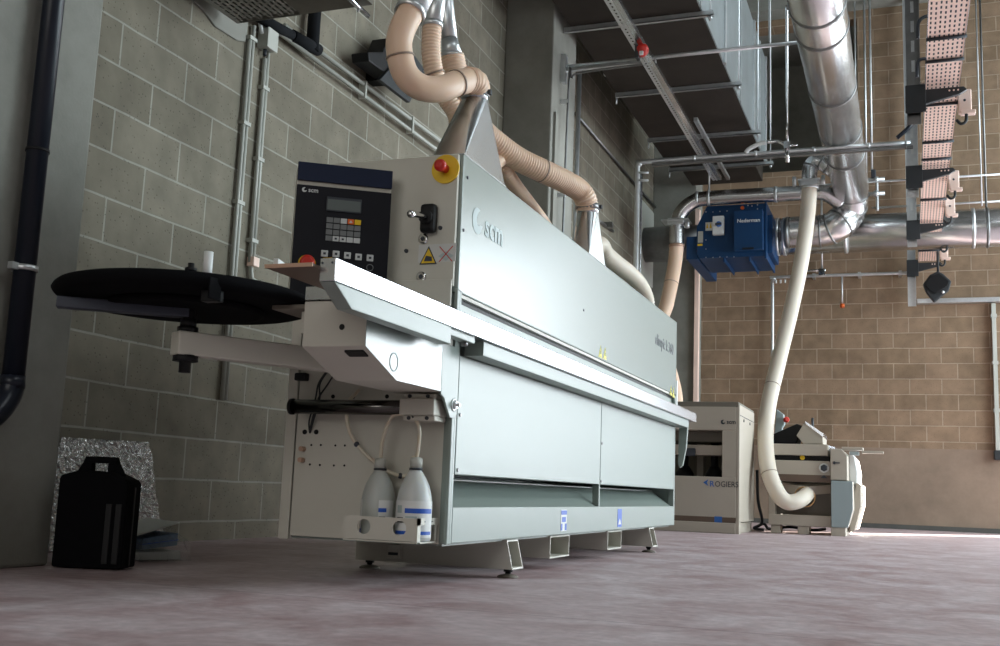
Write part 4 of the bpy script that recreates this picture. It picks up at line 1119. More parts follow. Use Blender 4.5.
# valve group on the long pipe and the thin vertical conduit above it
q0, q1 = at(1, yA, 788.5, 10), at(1, yA, 787.5, 143)
t = thing('air_valve', 'thin bright conduit ending in a small valve on the long mid-height pipe', 'valve', (q1.x, yA, zA))
MB().tube(spline([(q1.x, yA-.03, zA+.05), (q1.x, yA-.03, q0.z-.08), (q1.x, yA-.03, q0.z-.02), (q1.x+.04, yA-.03, q0.z+.01), (q1.x+.12, yA-.03, q0.z)], 6), .013, 10).build('conduit', 'chrome', t)
b_ = MB().box(q1.x-.03, q1.x+.03, yA-.06, yA, zA+.02, zA+.09); b_.cyl((q1.x, yA-.03, zA-.12), (q1.x, yA-.03, zA+.03), .018, r1=.024, n=10); b_.cyl((q1.x+.02, yA-.03, zA+.05), (q1.x+.10, yA-.03, zA+.05), .012, n=8)
b_.build('valve_body', 'chrome', t)
MB().tube(spline([(q1.x-.02, yA-.03, zA+.06), (q1.x-.09, yA-.03, zA+.10), (q1.x-.2, yA-.03, zA+.10)], 6), .018, 10).build('coupling', 'chrome', t)
MB().tube(spline([(q1.x-.2, yA-.03, zA+.10), (q1.x-.27, yA-.03, zA+.09), (q1.x-.36, yA-.03, zA+.05), (q1.x-.40, yA-.03, zA+.01)], 6), .022, 12).build('air_hose', 'white', t)

# ================================================================== round ducts, fan and their hoses
def round_duct(b, pts, r, n=28): return b.tube(pts, r, n)


ZR = 3.90; RR = .20
ra, rb_ = at(2, ZR, 815, 0), at(2, ZR, 845, 150)
xr_ = (ra.x+rb_.x)/2
yEnd = at(2, ZR, 850, 190).y
rt = thing('round_duct', 'big shiny round duct running overhead towards the back wall', 'duct', (xr_, 9, ZR))
ye0 = yEnd-.10
MB().tube([(xr_, 4.0, ZR), (xr_, ye0, ZR)], RR, 40).build('duct_pipe', 'duct', rt)
for y_ in [at(2, ZR-RR, 815, 28).y, at(2, ZR-RR, 822, 50).y, at(2, ZR-RR, 833, 107).y, at(2, ZR-RR, 840, 148).y, at(2, ZR-RR, 845, 170).y, 6.5]:
    MB().ring((xr_, y_, ZR), Y1, RR, .035, .007, 40).build('duct_collar', 'zinc_dark', rt)
# segmented elbow down and to the left, ending in the fan's outlet duct
YD = 13.30; zD = at(1, YD, 890, 232).z; RD = .225
yE2 = 12.86; zE2 = at(1, yE2, 812, 231.5).z; xE2 = at(1, yE2, 789, 233).x
el = spline([(xr_, ye0-.02, ZR), (xr_, ye0+.10, ZR-.03), (xr_-.005, ye0+.20, ZR-.14), (xr_-.04, ye0+.27, (ZR+zE2)/2), (xr_-.13, yE2-.02, zE2+.08), (xr_-.28, yE2, zE2+.01), (xr_-.45, yE2, zE2), (xE2, yE2, zE2)], 8)
MB().tube(el, RR*.93, 36).build('elbow', 'duct', rt)
for k in (4, 11, 18, 25, 32, 38, 44): MB().ring(el[k], (el[k+1]-el[k-1]).normalized(), RR*.93, .022, .006, 36).build('elbow_seam', 'zinc_dark', rt)

FX0, FX1 = at(1, 12.7, 696.5, 240).x, at(1, 12.7, 765.5, 240).x
ht_ = thing('horizontal_duct', 'wide round duct running level along the back wall to the right', 'duct', (FX1+1, YD, zD))
xl_ = FX1+.06
MB().tube([(xl_, YD, zD), (3.2, YD, zD)], RD, 40).build('duct_pipe', 'duct', ht_)
for x_ in (xl_+.02, xl_+.10, at(1, YD, 846, 240).x, at(1, YD, 973, 230).x, 1.5):
    MB().ring((x_, YD, zD), X1, RD, .035, .010, 40).build('duct_collar', 'zinc', ht_)
xs_ = at(1, YD, 987, 225).x
MB().cyl((xs_, YD, zD+RD), (xs_, YD, 7.0), .010, n=8).ring((xs_, YD, zD), X1, RD+.004, .03, .006, 36).build('hanging_strap', 'zinc_dark', ht_)
# dark inspection cap where the branch meets the outlet duct
MB().lathe([(RR*.95, 0), (RR*.95, .02), (RR*.85, .05)], (xE2, yE2, zE2), (-1, 0, 0), 30).build('end_cap', 'zinc_dark', rt)
MB().lathe([(.05, .045), (.05, .056)], (xE2, yE2, zE2), (-1, 0, 0), 14).build('cap_emblem', 'logo_blue', rt)

# fan housing
YF = 12.7
fz1, fz0 = at(1, YF, 735, 204.5).z, at(1, YF, 735, 257).z
fyb = 13.58
fan = thing('extraction_fan', 'large dark blue fan housing mounted high on the back wall beside round ducts', 'fan', ((FX0+FX1)/2, 13.1, fz0))
ch_ = .12
pf = [(FX0+ch_, YF, fz1), (FX1, YF, fz1), (FX1, YF, fz0), (FX0+ch_*.3, YF, fz0), (FX0, YF, fz0+.06), (FX0, YF, fz1-.25)]
MB().prism(pf, (0, fyb-YF, 0)).build('fan_housing', 'fan_blue', fan, bevel=.008)
MB().box(FX0-.13, FX0+.01, YF+.03, 14.15, fz0+.0, fz1-.36).build('inlet_box', 'fan_blue', fan, bevel=.01)
MB().box(FX1-.01, FX1+.012, YF-.01, fyb, fz0-.03, fz1+.01).build('outlet_flange', 'fan_blue', fan, bevel=.004)
MB().box(FX1, FX1+.07, YF+.1, fyb-.1, fz0+.05, fz1-.12).build('outlet_neck', 'fan_blue', fan, bevel=.01)
for k in range(2): MB().box(FX0+.32+.3*k, FX0+.335+.3*k, YF+.02, fyb-.05, fz0-.05, fz0).build('stiffener', 'fan_blue', fan)
def fq(px, py): q = at(1, YF, px, py); return q.x, q.z
(ax_, az_), (bx2, bz2) = fq(735, 213), fq(764, 251)
cbn = MB().box(ax_, bx2, YF-.11, YF, bz2, az_).build('control_box', 'fan_blue', fan, bevel=.008)
(ax_, az_), (bx2, bz2) = fq(743.5, 249.7), fq(755, 251.2)
MB().box(ax_, bx2, YF-.113, YF-.10, bz2, az_).build('handle_slot', 'black', cbn)
q = at(1, YF-.112, 748.5, 220.5)
text('maker_lettering', 'Nederman', .062, (q.x, YF-.1115, q.z), X1, Z1, 'white', cbn, bold=.015)
(ax_, az_), (bx2, bz2) = fq(713.5, 217.5), fq(724.5, 235.5)
sw = MB().box(ax_, bx2, YF-.07, YF, bz2, az_).build('rotary_switch', 'white', fan, bevel=.006)
MB().lathe([(.035, 0), (.03, .03)], ((ax_+bx2)/2+.01, YF-.07, (az_+bz2)/2+.01), (0, -1, 0), 18).build('switch_knob', 'logo_blue', sw)
MB().box((ax_+bx2)/2-.03, (ax_+bx2)/2+.045, YF-.105, YF-.095, (az_+bz2)/2-.005, (az_+bz2)/2+.02).build('switch_handle', 'ink', sw)
(ax_, az_), (bx2, bz2) = fq(705.5, 222.5), fq(713, 230.5)
lb_ = MB().box(ax_, bx2, YF-.004, YF, bz2, az_).build('warning_plate', 'white', fan)
for k in range(2): MB().prism([(ax_+.008+k*.04, YF-.0045, bz2+.03), (ax_+.036+k*.04, YF-.0045, bz2+.03), (ax_+.022+k*.04, YF-.0045, az_-.006)], (0, -.002, 0)).build('triangle', 'yellow', lb_)
(ax_, az_), (bx2, bz2) = fq(698, 231.5), fq(703, 242.5)
MB().box(ax_, bx2, YF-.004, YF, bz2, az_).build('type_plate', 'plastic_grey', fan)
(ax_, az_), (bx2, bz2) = fq(697.5, 244), fq(702.5, 245.8)
MB().box(ax_, bx2, YF-.004, YF, bz2, az_).build('yellow_sticker', 'yellow', fan)
q = at(1, YF, 742.5, 208); MB().lathe([(.022, 0), (.022, .015)], (q.x, YF, q.z), (0, -1, 0), 14).build('orange_lamp', 'orange', fan)
b_ = MB()
for px, py in ((706, 212), (713, 212), (720, 211.5), (727, 211), (706, 257.5), (713, 257.5), (720, 257), (727, 257), (734, 257), (748, 205.5), (752, 206), (757.5, 205), (757.5, 209), (706, 240), (706, 249)):
    x_, z_ = fq(px, py); b_.cyl((x_, YF-.006, z_), (x_, YF, z_), .007, n=6)
b_.build('bolt_heads', 'zinc', fan)['kind'] = 'stuff'
# inlet to the left wall
qa = at(1, 13.9, 665, 244)
it = thing('wall_inlet_duct', 'grey round duct stub joining the blue fan to a square plate on the left wall', 'duct', (WX+.2, 13.9, qa.z))
MB().tube([(WX+.02, 13.9, qa.z), (FX0-.02, 13.9, qa.z)], .235, 32).build('duct_stub', 'zinc_dark', it)
MB().box(WX, WX+.02, 13.45, 14.38, qa.z-.50, qa.z+.56).build('wall_plate', 'plastic_grey', it, bevel=.003)

# upper branch duct from the left hose to the big duct
YB = 12.62
ba, bb2 = at(1, YB, 718, 197), at(1, YB, 822, 192.5)
zBr = (ba.z+bb2.z)/2; xbe = at(1, YB, 677, 225).x; RB = .088
bt = thing('branch_duct', 'slim round duct with an elbow passing above the blue fan', 'duct', (xbe, YB, zBr-.3))
pts = spline([(xbe, YB, at(1, YB, 677, 247).z), (xbe, YB, at(1, YB, 677, 226).z), (xbe+.05, YB, zBr-.16), (xbe+.19, YB, zBr-.035), (xbe+.38, YB, zBr), (xbe+1.0, YB, zBr), (bb2.x-.05, YB, zBr-.005), (bb2.x+.08, YB+.03, zBr-.04), (bb2.x+.20, YB+.10, zBr-.12)], 10)
MB().tube(pts, RB, 26).build('duct_pipe', 'duct', bt)
for px in (697.5, 709, 776): x_ = at(1, YB, px, 210).x; MB().ring((x_, YB, zBr), X1, RB, .03, .007, 26).build('duct_collar', 'zinc', bt)
MB().cyl((xbe+.30, YB, zBr+RB-.01), (2.2, YB, zBr+RB-.005), .012, n=8).build('top_rod', 'zinc', bt)
x_ = at(1, YB, 709, 200).x; MB().cyl((x_, YB, zBr+RB), (x_, YB, zBr+.75), .012, n=8).build('hanging_rod', 'zinc', bt)
gz = at(1, YB, 676, 222).z
MB().box(xbe-.17, xbe+.16, YB-.13, YB+.13, gz-.008, gz+.008).build('gate_blade', 'zinc', bt, bevel=.002)
MB().box(xbe-.10, xbe+.10, YB-.10, YB+.10, gz-.05, gz+.03).build('gate_frame', 'zinc', bt, bevel=.01)
MB().cyl((xbe+.14, YB-.08, gz-.10), (xbe+.14, YB-.08, gz-.03), .03, n=10).build('gate_knob', 'zinc', bt)
zn = at(1, YB, 676.5, 246).z
o, hl_ = hose('drop_hose', [V(xbe, YB, zn+.02), at(1, YB-.02, 675, 262), at(1, YB-.1, 671.5, 282), at(1, YB-.2, 667, 303), at(1, YB-.3, 660, 335), V(-2.45, YB-.5, 1.4), V(-2.48, YB-.6, .7), V(-2.4, YB-.6, .02)], .085, 'smooth beige hose dropping from the blue fan corner behind the white hood', 'hose', group=None, pitch=0, rings=(.30,))
MB().ring((xbe, YB, zn), Z1, .086, .035, .008, 26).build('hose_clamp', 'copper', o)

# branch and pale hose down to the planer
YP = 12.1
sp = at(1, YP, 811, 160)
t = thing('branch_elbow', 'galvanised elbow leaving the big duct above the pale hanging hose', 'duct', tuple(sp))
tp = at(1, YP, 812, 160)
pts = spline([at(1, YP, 809.5, 188), at(1, YP, 809.5, 175), at(1, YP, 811, 166.5), at(1, YP, 815.5, 161.5), at(1, YP, 821, 162), at(1, YP, 828, 166.5), at(1, YP+.05, 839, 174)], 8)
MB().tube(pts, .085, 24).build('elbow_pipe', 'duct', t)
for k in (16, 34, 40): MB().ring(pts[k], (pts[k+1]-pts[k-1]).normalized(), .085, .02, .005, 24).build('elbow_seam', 'zinc_dark', t)
gq = at(1, YP, 809.5, 182)
MB().box(gq.x-.12, gq.x+.12, YP-.11, YP+.11, gq.z-.008, gq.z+.012).build('gate_blade', 'zinc', t)
MB().box(gq.x-.095, gq.x+.095, YP-.095, YP+.095, gq.z-.06, gq.z+.02).build('gate_frame', 'zinc', t, bevel=.01)
for sx in (-.16, .15): MB().cyl((gq.x+sx, YP-.05, gq.z-.05), (gq.x+sx, YP-.05, gq.z+.05), .022, n=10).build('gate_knob', 'zinc', t)
PYF = 10.6
fq0 = at(1, PYF-.02, 803, 500)
o, _ = hose('drop_hose', [at(1, YP, 809.5, 186), at(1, YP-.02, 807.5, 215), at(1, YP-.15, 801.5, 260), at(1, YP-.4, 791, 310), at(1, YP-.8, 777.5, 365), at(1, YP-1.1, 768.5, 405), at(1, YP-1.45, 765.5, 440), at(1, 10.42, 768.5, 470), at(1, 10.36, 777, 492), at(1, 10.36, 786, 501.5), at(1, 10.40, 796, 501.5), at(1, 10.47, 803, 498), at(1, 10.60, 807, 494)], .084, 'long pale hose sweeping from the big duct down into the planer', 'hose_pale', group=None, pitch=0, rings=(.38, .60), r1=.070)
MB().ring(at(1, YP, 809.5, 188), Z1, .093, .03, .008, 26).build('hose_clamp', 'zinc', o)

# ================================================================== cable tray on hangers at the right
ZT = 3.43; TY1 = 14.6
ta, tb2 = at(2, ZT, 928, 0), at(2, ZT, 970, 0)
tx0 = (at(2, ZT, 921, 100).x + at(2, ZT, 919.5, 200).x)/2+.022; tx1 = tx0+.235
ct = thing('cable_tray', 'long perforated cable tray running overhead on brackets at the right', 'tray', ((tx0+tx1)/2, 10, ZT))
b_ = MB(); sy = .075; sx = (tx1-tx0)/8
y_ = 5.0; r = 0
while y_ < TY1:
    for k in range(8):
        x0 = tx0+k*sx; cx_, cy_ = x0+sx/2, y_+sy*(.55 if k % 2 else .42); hw, hl = .0055, .02
        O = [(x0, y_), (x0+sx, y_), (x0+sx, y_+sy), (x0, y_+sy)]; I = [(cx_-hw, cy_-hl), (cx_+hw, cy_-hl), (cx_+hw, cy_+hl), (cx_-hw, cy_+hl)]
        for j in range(4):
            j2 = (j+1) % 4; b_.poly([(*O[j2], ZT), (*O[j], ZT), (*I[j], ZT), (*I[j2], ZT)])
    y_ += sy
b_.build('perforated_base', 'socket', ct)  # pink base: bounce from the sunlit floor put into the colour
MB().box(tx0, tx1, 5.0, TY1, ZT+.03, ZT+.05).build('cables', 'ink', ct)
for nm, x0 in (('side_wall', tx0-.004), ('side_wall', tx1)): MB().box(x0, x0+.004, 5, TY1, ZT-.003, ZT+.07).build(nm, 'alu', ct)
for y_ in (7.45, 7.85, 8.75, 9.7, 10.2, 11.6, 13.3, 14.0):
    MB().tube([(tx0-.01, y_, ZT-.012), (tx1+.01, y_, ZT-.012)], .012, 8).build('tray_strap', 'ink', ct)
hgx = tx0-.085
names = ('nearest', 'second', 'third', 'farthest')
for k, y_ in enumerate((8.4, 10.5, 12.6, 14.7)):
    t = thing('tray_hanger', names[k]+' grey channel hanger with a black arm under the right cable tray', 'hanger', (hgx, y_, ZT), 'hangers of the right cable tray')
    b_ = MB().box(hgx-.05, hgx-.046, y_-.03, y_+.03, 3.16 if k < 3 else 2.85, 7.8).box(hgx+.046, hgx+.05, y_-.03, y_+.03, 3.16 if k < 3 else 2.85, 7.8).box(hgx-.05, hgx+.05, y_+.026, y_+.03, 3.16 if k < 3 else 2.85, 7.8)
    b_.build('hanger_channel', 'zinc_dark' if k == 0 else 'zinc', t)
    MB().box(hgx-.06, hgx+.085, y_-.045, y_-.035, ZT-.20, ZT+.02).build('hanger_plate', 'charcoal', t, bevel=.004)
    am = MB().prism([(hgx+.05, y_-.03, ZT-.02), (tx1+.03, y_-.03, ZT-.02), (tx1+.05, y_-.03, ZT-.045), (tx1+.0, y_-.03, ZT-.075), (hgx+.05, y_-.03, ZT-.14)], (0, .04, 0)).build('bracket_arm', 'charcoal', t, bevel=.003)
    for j in range(3): MB().cyl((tx1-.07+.03*j, y_-.033, ZT-.045), (tx1-.07+.03*j, y_-.029, ZT-.045), .007, n=8).build('arm_hole', 'socket', am)
    b_ = MB()
    for j in range(8): b_.box(hgx-.012, hgx+.012, y_+.022, y_+.026, ZT+.15+j*.16, ZT+.24+j*.16)
    b_.build('channel_slots', 'white' if k else 'zinc', t)['kind'] = 'stuff'
    if k == 0:
        MB().box(hgx-.05, hgx+.08, y_+.04, y_+.30, ZT+.03, ZT+.06).build('pink_plate', 'socket', t)
# sockets along the right side of the tray
for k, (y_, lab) in enumerate(((8.75, 'beige socket box beside the cable tray, nearest of the row'), (10.95, 'beige socket box beside the cable tray, second of the row'), (11.95, 'beige socket box beside the cable tray, third of the row'), (13.3, 'beige socket box beside the cable tray, fourth of the row'), (14.1, 'beige socket box beside the cable tray, farthest of the row'))):
    t = thing('socket_box', lab, 'socket', (tx1+.09, y_, ZT-.1), 'socket boxes along the cable tray')
    MB().box(tx1+.005, tx1+.10, y_-.045, y_+.045, ZT-.10, ZT+.08).build('box_body', 'socket', t, bevel=.008)
    MB().cyl((tx1+.05, y_-.048, ZT-.01), (tx1+.05, y_-.042, ZT-.01), .010, n=10).build('socket_hole', 'ink', t)
    MB().box(tx1+.02, tx1+.125, y_-.07, y_+.0, ZT-.125, ZT-.095).build('cable_exit', 'socket', t, bevel=.005)
    MB().tube(spline([(tx1+.06, y_-.05, ZT-.125), (tx1+.055, y_-.05, ZT-.18), (tx1+.02, y_-.05, ZT-.20), (tx1-.01, y_-.03, ZT-.16)], 5), .012, 8).build('cable_loop', 'charcoal', t)
for k, (y_, lab) in enumerate(((7.3, 'upper black cable looping from the nearest hanger to the tray'), (8.0, 'lower black cable looping from the nearest hanger to the tray'))):
    o = MB().tube(spline([(hgx+.02, y_, ZT-.06), (hgx+.03, y_, ZT+.06), (hgx+.09, y_+.02, ZT+.10-.02*k), (tx0+.02, y_+.05, ZT+.06)], 8), .012, 10).build('looped_cable', 'ink'); tag(o, lab, 'cable', 'cables by the nearest hanger')
q0, q1 = at(1, 10.45, 914, 117), at(1, 10.45, 897, 138)
o = MB().tube(spline([q0, at(1, 10.45, 909, 127), q1], 6), .02, 10).build('air_tube', 'pipe_navy'); tag(o, 'dark blue tube slanting from the second hanger to the long pipe', 'tube')
# floodlight under the end of the tray
YL = 13.9
t = thing('floodlight', 'black floodlight hanging tilted under the far end of the cable tray', 'lamp', tuple(at(1, YL, 936, 290)))
pp = [at(1, YL, *q) for q in ((923, 284), (930, 274.5), (938, 271), (943, 273.5), (951.5, 281), (949, 290), (934, 302), (926, 292))]
MB().prism(pp, (0, .10, 0)).build('lamp_housing', 'charcoal', t, bevel=.015)
pp = [at(1, YL-.005, *q) for q in ((925, 284.5), (931, 276.5), (939, 273.5), (949, 281.5), (947, 286), (935, 294), (930, 291))]
MB().prism(pp, (0, -.02, 0)).build('lamp_glass', 'black', t, bevel=.004)
q = at(1, YL-.01, 943, 292); MB().sphere(q, .02, 8).build('lamp_screw', 'zinc', t)
q = at(1, YL+.05, 938, 272); MB().cyl(q, (q.x, q.y, ZT-.04), .015, n=8).build('lamp_bracket', 'charcoal', t)
# rail along the back wall to the right, and the drop at the frame's edge
YR = 14.82
q0, q1 = at(1, YR, 917, 301.5), at(1, YR, 1000, 299.5)
o = MB().box(q0.x, q1.x+.7, YR-.03, WY, (q0.z+q1.z)/2-.03, (q0.z+q1.z)/2+.03).build('wall_trunking', 'zinc', None, bevel=.004); tag(o, 'level metal trunking on the back wall below the floodlight', 'trunking')
q0, q1 = at(1, YR, 996.5, 303), at(1, YR, 998.5, 452)
t = thing('wall_conduit', 'pale vertical conduit ending in a small box at the right edge of the back wall', 'conduit', (q1.x, YR, q1.z))
MB().box(q1.x-.03, q1.x+.02, YR-.01, WY, q1.z, q0.z).build('tube', 'plastic_grey', t, bevel=.004)
MB().box(q1.x-.05, q1.x+.06, YR-.04, WY, q1.z-.10, q1.z+.02).build('outlet_box', 'charcoal', t, bevel=.008)
for dz in (.5, 1.1, 1.7): MB().box(q1.x-.04, q1.x+.03, YR-.02, WY, q1.z+dz, q1.z+dz+.04).build('clip', 'plastic_grey', t)
# thin pipe behind the horizontal duct, valves at its left end
q0, q1 = at(1, 14.6, 872, 208), at(1, 14.6, 1000, 203)
o = pipe('thin_pipe', [V(q0.x, 14.6, q0.z), V(q1.x+.6, 14.6, q0.z)], .014, 'zinc', 'thin level pipe on the back wall just above the wide horizontal duct', 'pipe')
t = thing('shut_off_valve', 'pair of small shut-off valves on thin pipes beside the elbow of the big duct', 'valve', tuple(at(1, 14.6, 876, 190)))
for py in (180, 194):
    q = at(1, 14.6, 872, py); MB().cyl(q-X1*.08, q+X1*.16, .03, n=10).sphere(q+X1*.05, .05, 10).build('valve_body', 'zinc', t)
q = at(1, 14.6, 877, 185); MB().tube(spline([q+Z1*.10, q, q-Z1*.2, q-Z1*.35], 5), .02, 8).build('valve_pipe', 'zinc', t)
q = at(1, 14.6, 873.5, 174); MB().box(q.x-.03, q.x+.03, 14.55, 14.65, q.z-.06, q.z+.05).build('valve_handle', 'ink', t, bevel=.01)
# thin hanging rods and risers against the back wall
for k, (px, py1, y_, r_, lab) in enumerate(((856.5, 170, 14.6, .012, 'leftmost of three thin risers on the back wall right of the big duct'), (866.5, 180, 14.6, .015, 'middle one of three thin risers on the back wall right of the big duct'), (872, 172, 14.6, .015, 'rightmost of three thin risers on the back wall right of the big duct'), (986, 206, 14.3, .012, 'right one of two thin risers hanging right of the cable tray'), (982, 206, 14.45, .010, 'left one of two thin risers hanging right of the cable tray'))):
    q = at(1, y_, px, py1); o = MB().cyl((q.x, y_, q.z), (q.x, y_, 7.8), r_, n=8).build('hanging_rod', 'zinc'); tag(o, lab, 'rod', 'thin risers at the back wall')
q = at(1, 9.6, 769.5, 140)
o = MB().cyl((q.x, 9.6, zA+.0), (q.x, 9.6, 7.8), .010, n=8).build('hanging_rod', 'zinc_dark'); tag(o, 'thin dark rod hanging left of the bright conduit beside the overhead duct', 'rod')
# added pale strip draws the bright right edge of the corner column
o = MB().box(-2.66, -2.60, 14.34, 14.44, 0, 4.2).build('corner_edge_strip', 'socket', None, bevel=.004); tag(o, 'pale strip added for the bright edge of the corner column behind the hood', 'trunking')

# ================================================================== panel press with the maker's lettering
PF = 9.7
def pq(px, py, y=PF): q = at(1, y, px, py); return q.x, q.z
px1 = -1.384; px0 = -2.30; pz1 = 1.135; pyb = 10.72
pr = thing('woodworking_press', 'grey machine with an open window, standing left of the planer by the back wall', 'machine', ((px0+px1)/2, 10.2, 0))
_, zl1 = pq(740, 430.5); _, zl0 = pq(721.5, 477); xo1, _ = pq(722, 450); _, zpl = pq(740, 523.5)
MB().box(px0, px1-.03, PF, PF+.25, zl1, pz1-.02).build('top_beam', 'beige', pr, bevel=.006)
MB().box(xo1, px1-.03, PF+.002, PF+.25, zl0, zl1).build('column', 'beige', pr, bevel=.004)
MB().box(px0, px1-.03, PF, PF+.25, zpl, zl0).build('front_panel', 'beige', pr, bevel=.006)
MB().box(px0, px1-.03, PF-.02, pyb, 0, zpl).build('plinth', 'beige', pr, bevel=.006)
MB().box(px0, px1-.01, PF, pyb-.02, pz1-.03, pz1+.02).build('lid', 'cabinet_dark', pr, bevel=.006)
sd2 = MB().box(px1-.03, px1, PF+.001, pyb-.05, .10, pz1-.004).build('side_panel', 'beige', pr, bevel=.006)
MB().box(px1-.03, px1, PF-.018, PF+.10, 0, .11).build('side_foot', 'beige', pr)
MB().box(px1-.001, px1+.003, PF+.02, pyb-.1, pz1-.10, pz1-.095).build('panel_joint', 'ink', sd2)
for yy in (PF+.25, PF+.65): MB().cyl((px1-.002, yy, pz1-.13), (px1+.006, yy, pz1-.13), .014, n=8).build('screw', 'ink', sd2)
MB().box(px0, px1-.05, pyb-.06, pyb, .1, pz1-.02).build('rear_panel', 'cabinet_dark', pr)
xb0, zb1 = pq(684, 444); xb1, zb0 = pq(720.5, 455)
MB().box(px0+.02, xb1, PF+.10, PF+.30, zb0, zb1).build('pressing_beam', 'beige', pr, bevel=.006)
for px in (684, 714):
    x_, _ = pq(px, 470, PF+.35)
    c_ = MB().cyl((x_, PF+.38, zl0-.02), (x_, PF+.38, zl1+.02), .035, n=16).build('screw_column', 'black', pr)
    MB().lathe([(.085, 0), (.085, .05), (.06, .09), (.04, .12)], (x_, PF+.38, zl0-.02), (0, 0, 1), 18).build('column_base', 'black', c_)
MB().box(px0+.02, xo1-.01, PF+.2, PF+.6, zl1-.10, zl1).build('motor_cover', 'cabinet_dark', pr, bevel=.01)
x_, z_ = pq(688, 451); MB().box(x_-.05, x_+.05, PF+.06, PF+.12, z_-.04, z_+.03).build('control_box', 'ink', pr, bevel=.006)
x_, z_ = pq(690, 470); MB().box(x_-.03, x_+.03, PF+.5, PF+.55, zl0, zl1).build('rear_post', 'beige', pr)
lx, lz = pq(722.5, 422); scm_logo((lx+.005, PF-.001, lz), X1, Z1, .033, 'ink', pr)
lx, lz = pq(724.5, 484)
q = pq(705.5, 482.5)
lf = MB()
lf.prism([(q[0]-.020, PF-.0015, q[1]+.0), (q[0]+.026, PF-.0015, q[1]-.030), (q[0]+.012, PF-.0015, q[1]), (q[0]+.026, PF-.0015, q[1]+.030)], (0, -.001, 0)); lf.build('leaf_emblem', 'logo_blue', pr)
q2 = pq(710.2, 484)
text('letter_mark', 'R', .070, (q2[0]-.006, PF-.001, q2[1]), X1, Z1, 'logo_blue', pr, bold=.012, align='LEFT')
text('dealer_lettering', 'OGIERS', .070, (q2[0]+.040, PF-.001, q2[1]), X1, Z1, 'ink', pr, align='LEFT', xs=.88)
(ax_, az_), (bx2, bz2) = pq(714.5, 516.3), pq(722, 523.3)
MB().box(ax_, bx2, PF-.002, PF, bz2, az_).build('blue_sticker', 'logo_blue', pr)
MB().box(px0, px1-.03, PF-.0012, PF, bz2, az_-.005).build('brown_band', 'brown_wood', pr)  # brown band along the foot of the front panel

# ================================================================== planer
def lq(px, py, y=PYF): q = at(1, y, px, py); return q.x, q.z
pl = thing('surface_planer', 'beige surface planer with slanted right side, standing right of the grey press', 'machine', (-.95, 11.2, 0))
lx0, _ = lq(768.5, 500); lx1, _ = lq(831, 500); rx1, _ = lq(853, 500); pyb2 = 11.9
_, z526 = lq(800, 526); _, z514 = lq(800, 515); _, z481 = lq(800, 481.5); _, z460 = lq(800, 460.5); _, z455 = lq(800, 455.3); _, z444 = lq(800, 444)
MB().box(lx0, lx1, PYF, PYF+.06, z526, z514).build('base_rail', 'beige', pl, bevel=.006)
MB().box(lx0, lx0+.06, PYF+.01, pyb2, z526, z481).build('left_post', 'beige', pl, bevel=.004)
MB().box(lx0+.05, lx1, PYF+.14, PYF+.16, z514, z481).build('inner_panel', 'cabinet_dark', pl)
MB().box(lx0+.03, lx1, PYF, pyb2, z481, z460).build('front_panel', 'beige', pl, bevel=.005)
MB().box(lx0+.03, lx1, PYF-.002, PYF, z481, z481+.065).build('front_strip', 'brown_wood', pl)
MB().box(lx0+.02, lx1-.02, PYF+.06, pyb2, z460, z455).build('table_gap', 'black', pl)
x_, z_ = lq(802, 457.5); MB().cyl((x_, PYF+.055, z_), (x_, PYF+.03, z_), .022, n=12).build('yellow_plug', 'yellow', pl)
MB().box(lx0, lq(828, 450)[0], PYF, pyb2, z455, z444).build('planing_table', 'beige', pl, bevel=.006)
MB().prism([(lq(826, 450)[0], PYF+.0, z455), (lq(833, 450)[0], PYF+.3, z455), (lq(833, 450)[0], PYF+.3, z444-.01), (lq(826, 450)[0], PYF, z444)], (0, .9, 0)).build('table_lip', 'alu', pl)
# dust hood at the hose connection
cx_, cz_ = lq(806, 497, PYF+.14)
b_ = MB(); nseg = 20
o1 = [(lx0+.07, PYF+.138, z481-.01), (lx1-.01, PYF+.138, z481-.06)]
b_.hexa([(cx_-.06, PYF+.02, cz_+.0), (cx_+.06, PYF+.02, cz_+.02), (lx1-.01, PYF+.138, z481-.10), (lx0+.07, PYF+.138, z481-.06), (cx_-.06, PYF+.02, cz_+.10), (cx_+.06, PYF+.02, cz_+.10), (lx1-.01, PYF+.138, z481-.02), (lx0+.07, PYF+.138, z481-.0)])
b_.build('dust_chute', 'beige', pl)
MB().ring((cx_, PYF+.03, cz_), (0, -1, 0), .088, .10, .008, 26).build('chute_collar', 'hose_amber', pl)
x_, z_ = lq(824, 468); k_ = MB().lathe([(.045, 0), (.045, .006)], (x_, PYF, z_), (0, -1, 0), 24).build('dial_plate', 'white', pl)
MB().lathe([(.034, .004), (.030, .03), (.02, .036)], (x_, PYF, z_), (0, -1, 0), 6).build('star_knob', 'ink', k_)
x_, z_ = lq(824, 477); MB().prism([(x_-.03, PYF-.003, z_-.01), (x_+.03, PYF-.003, z_-.01), (x_, PYF-.003, z_+.018)], (0, -.01, 0)).build('pointer_knob', 'ink', pl)
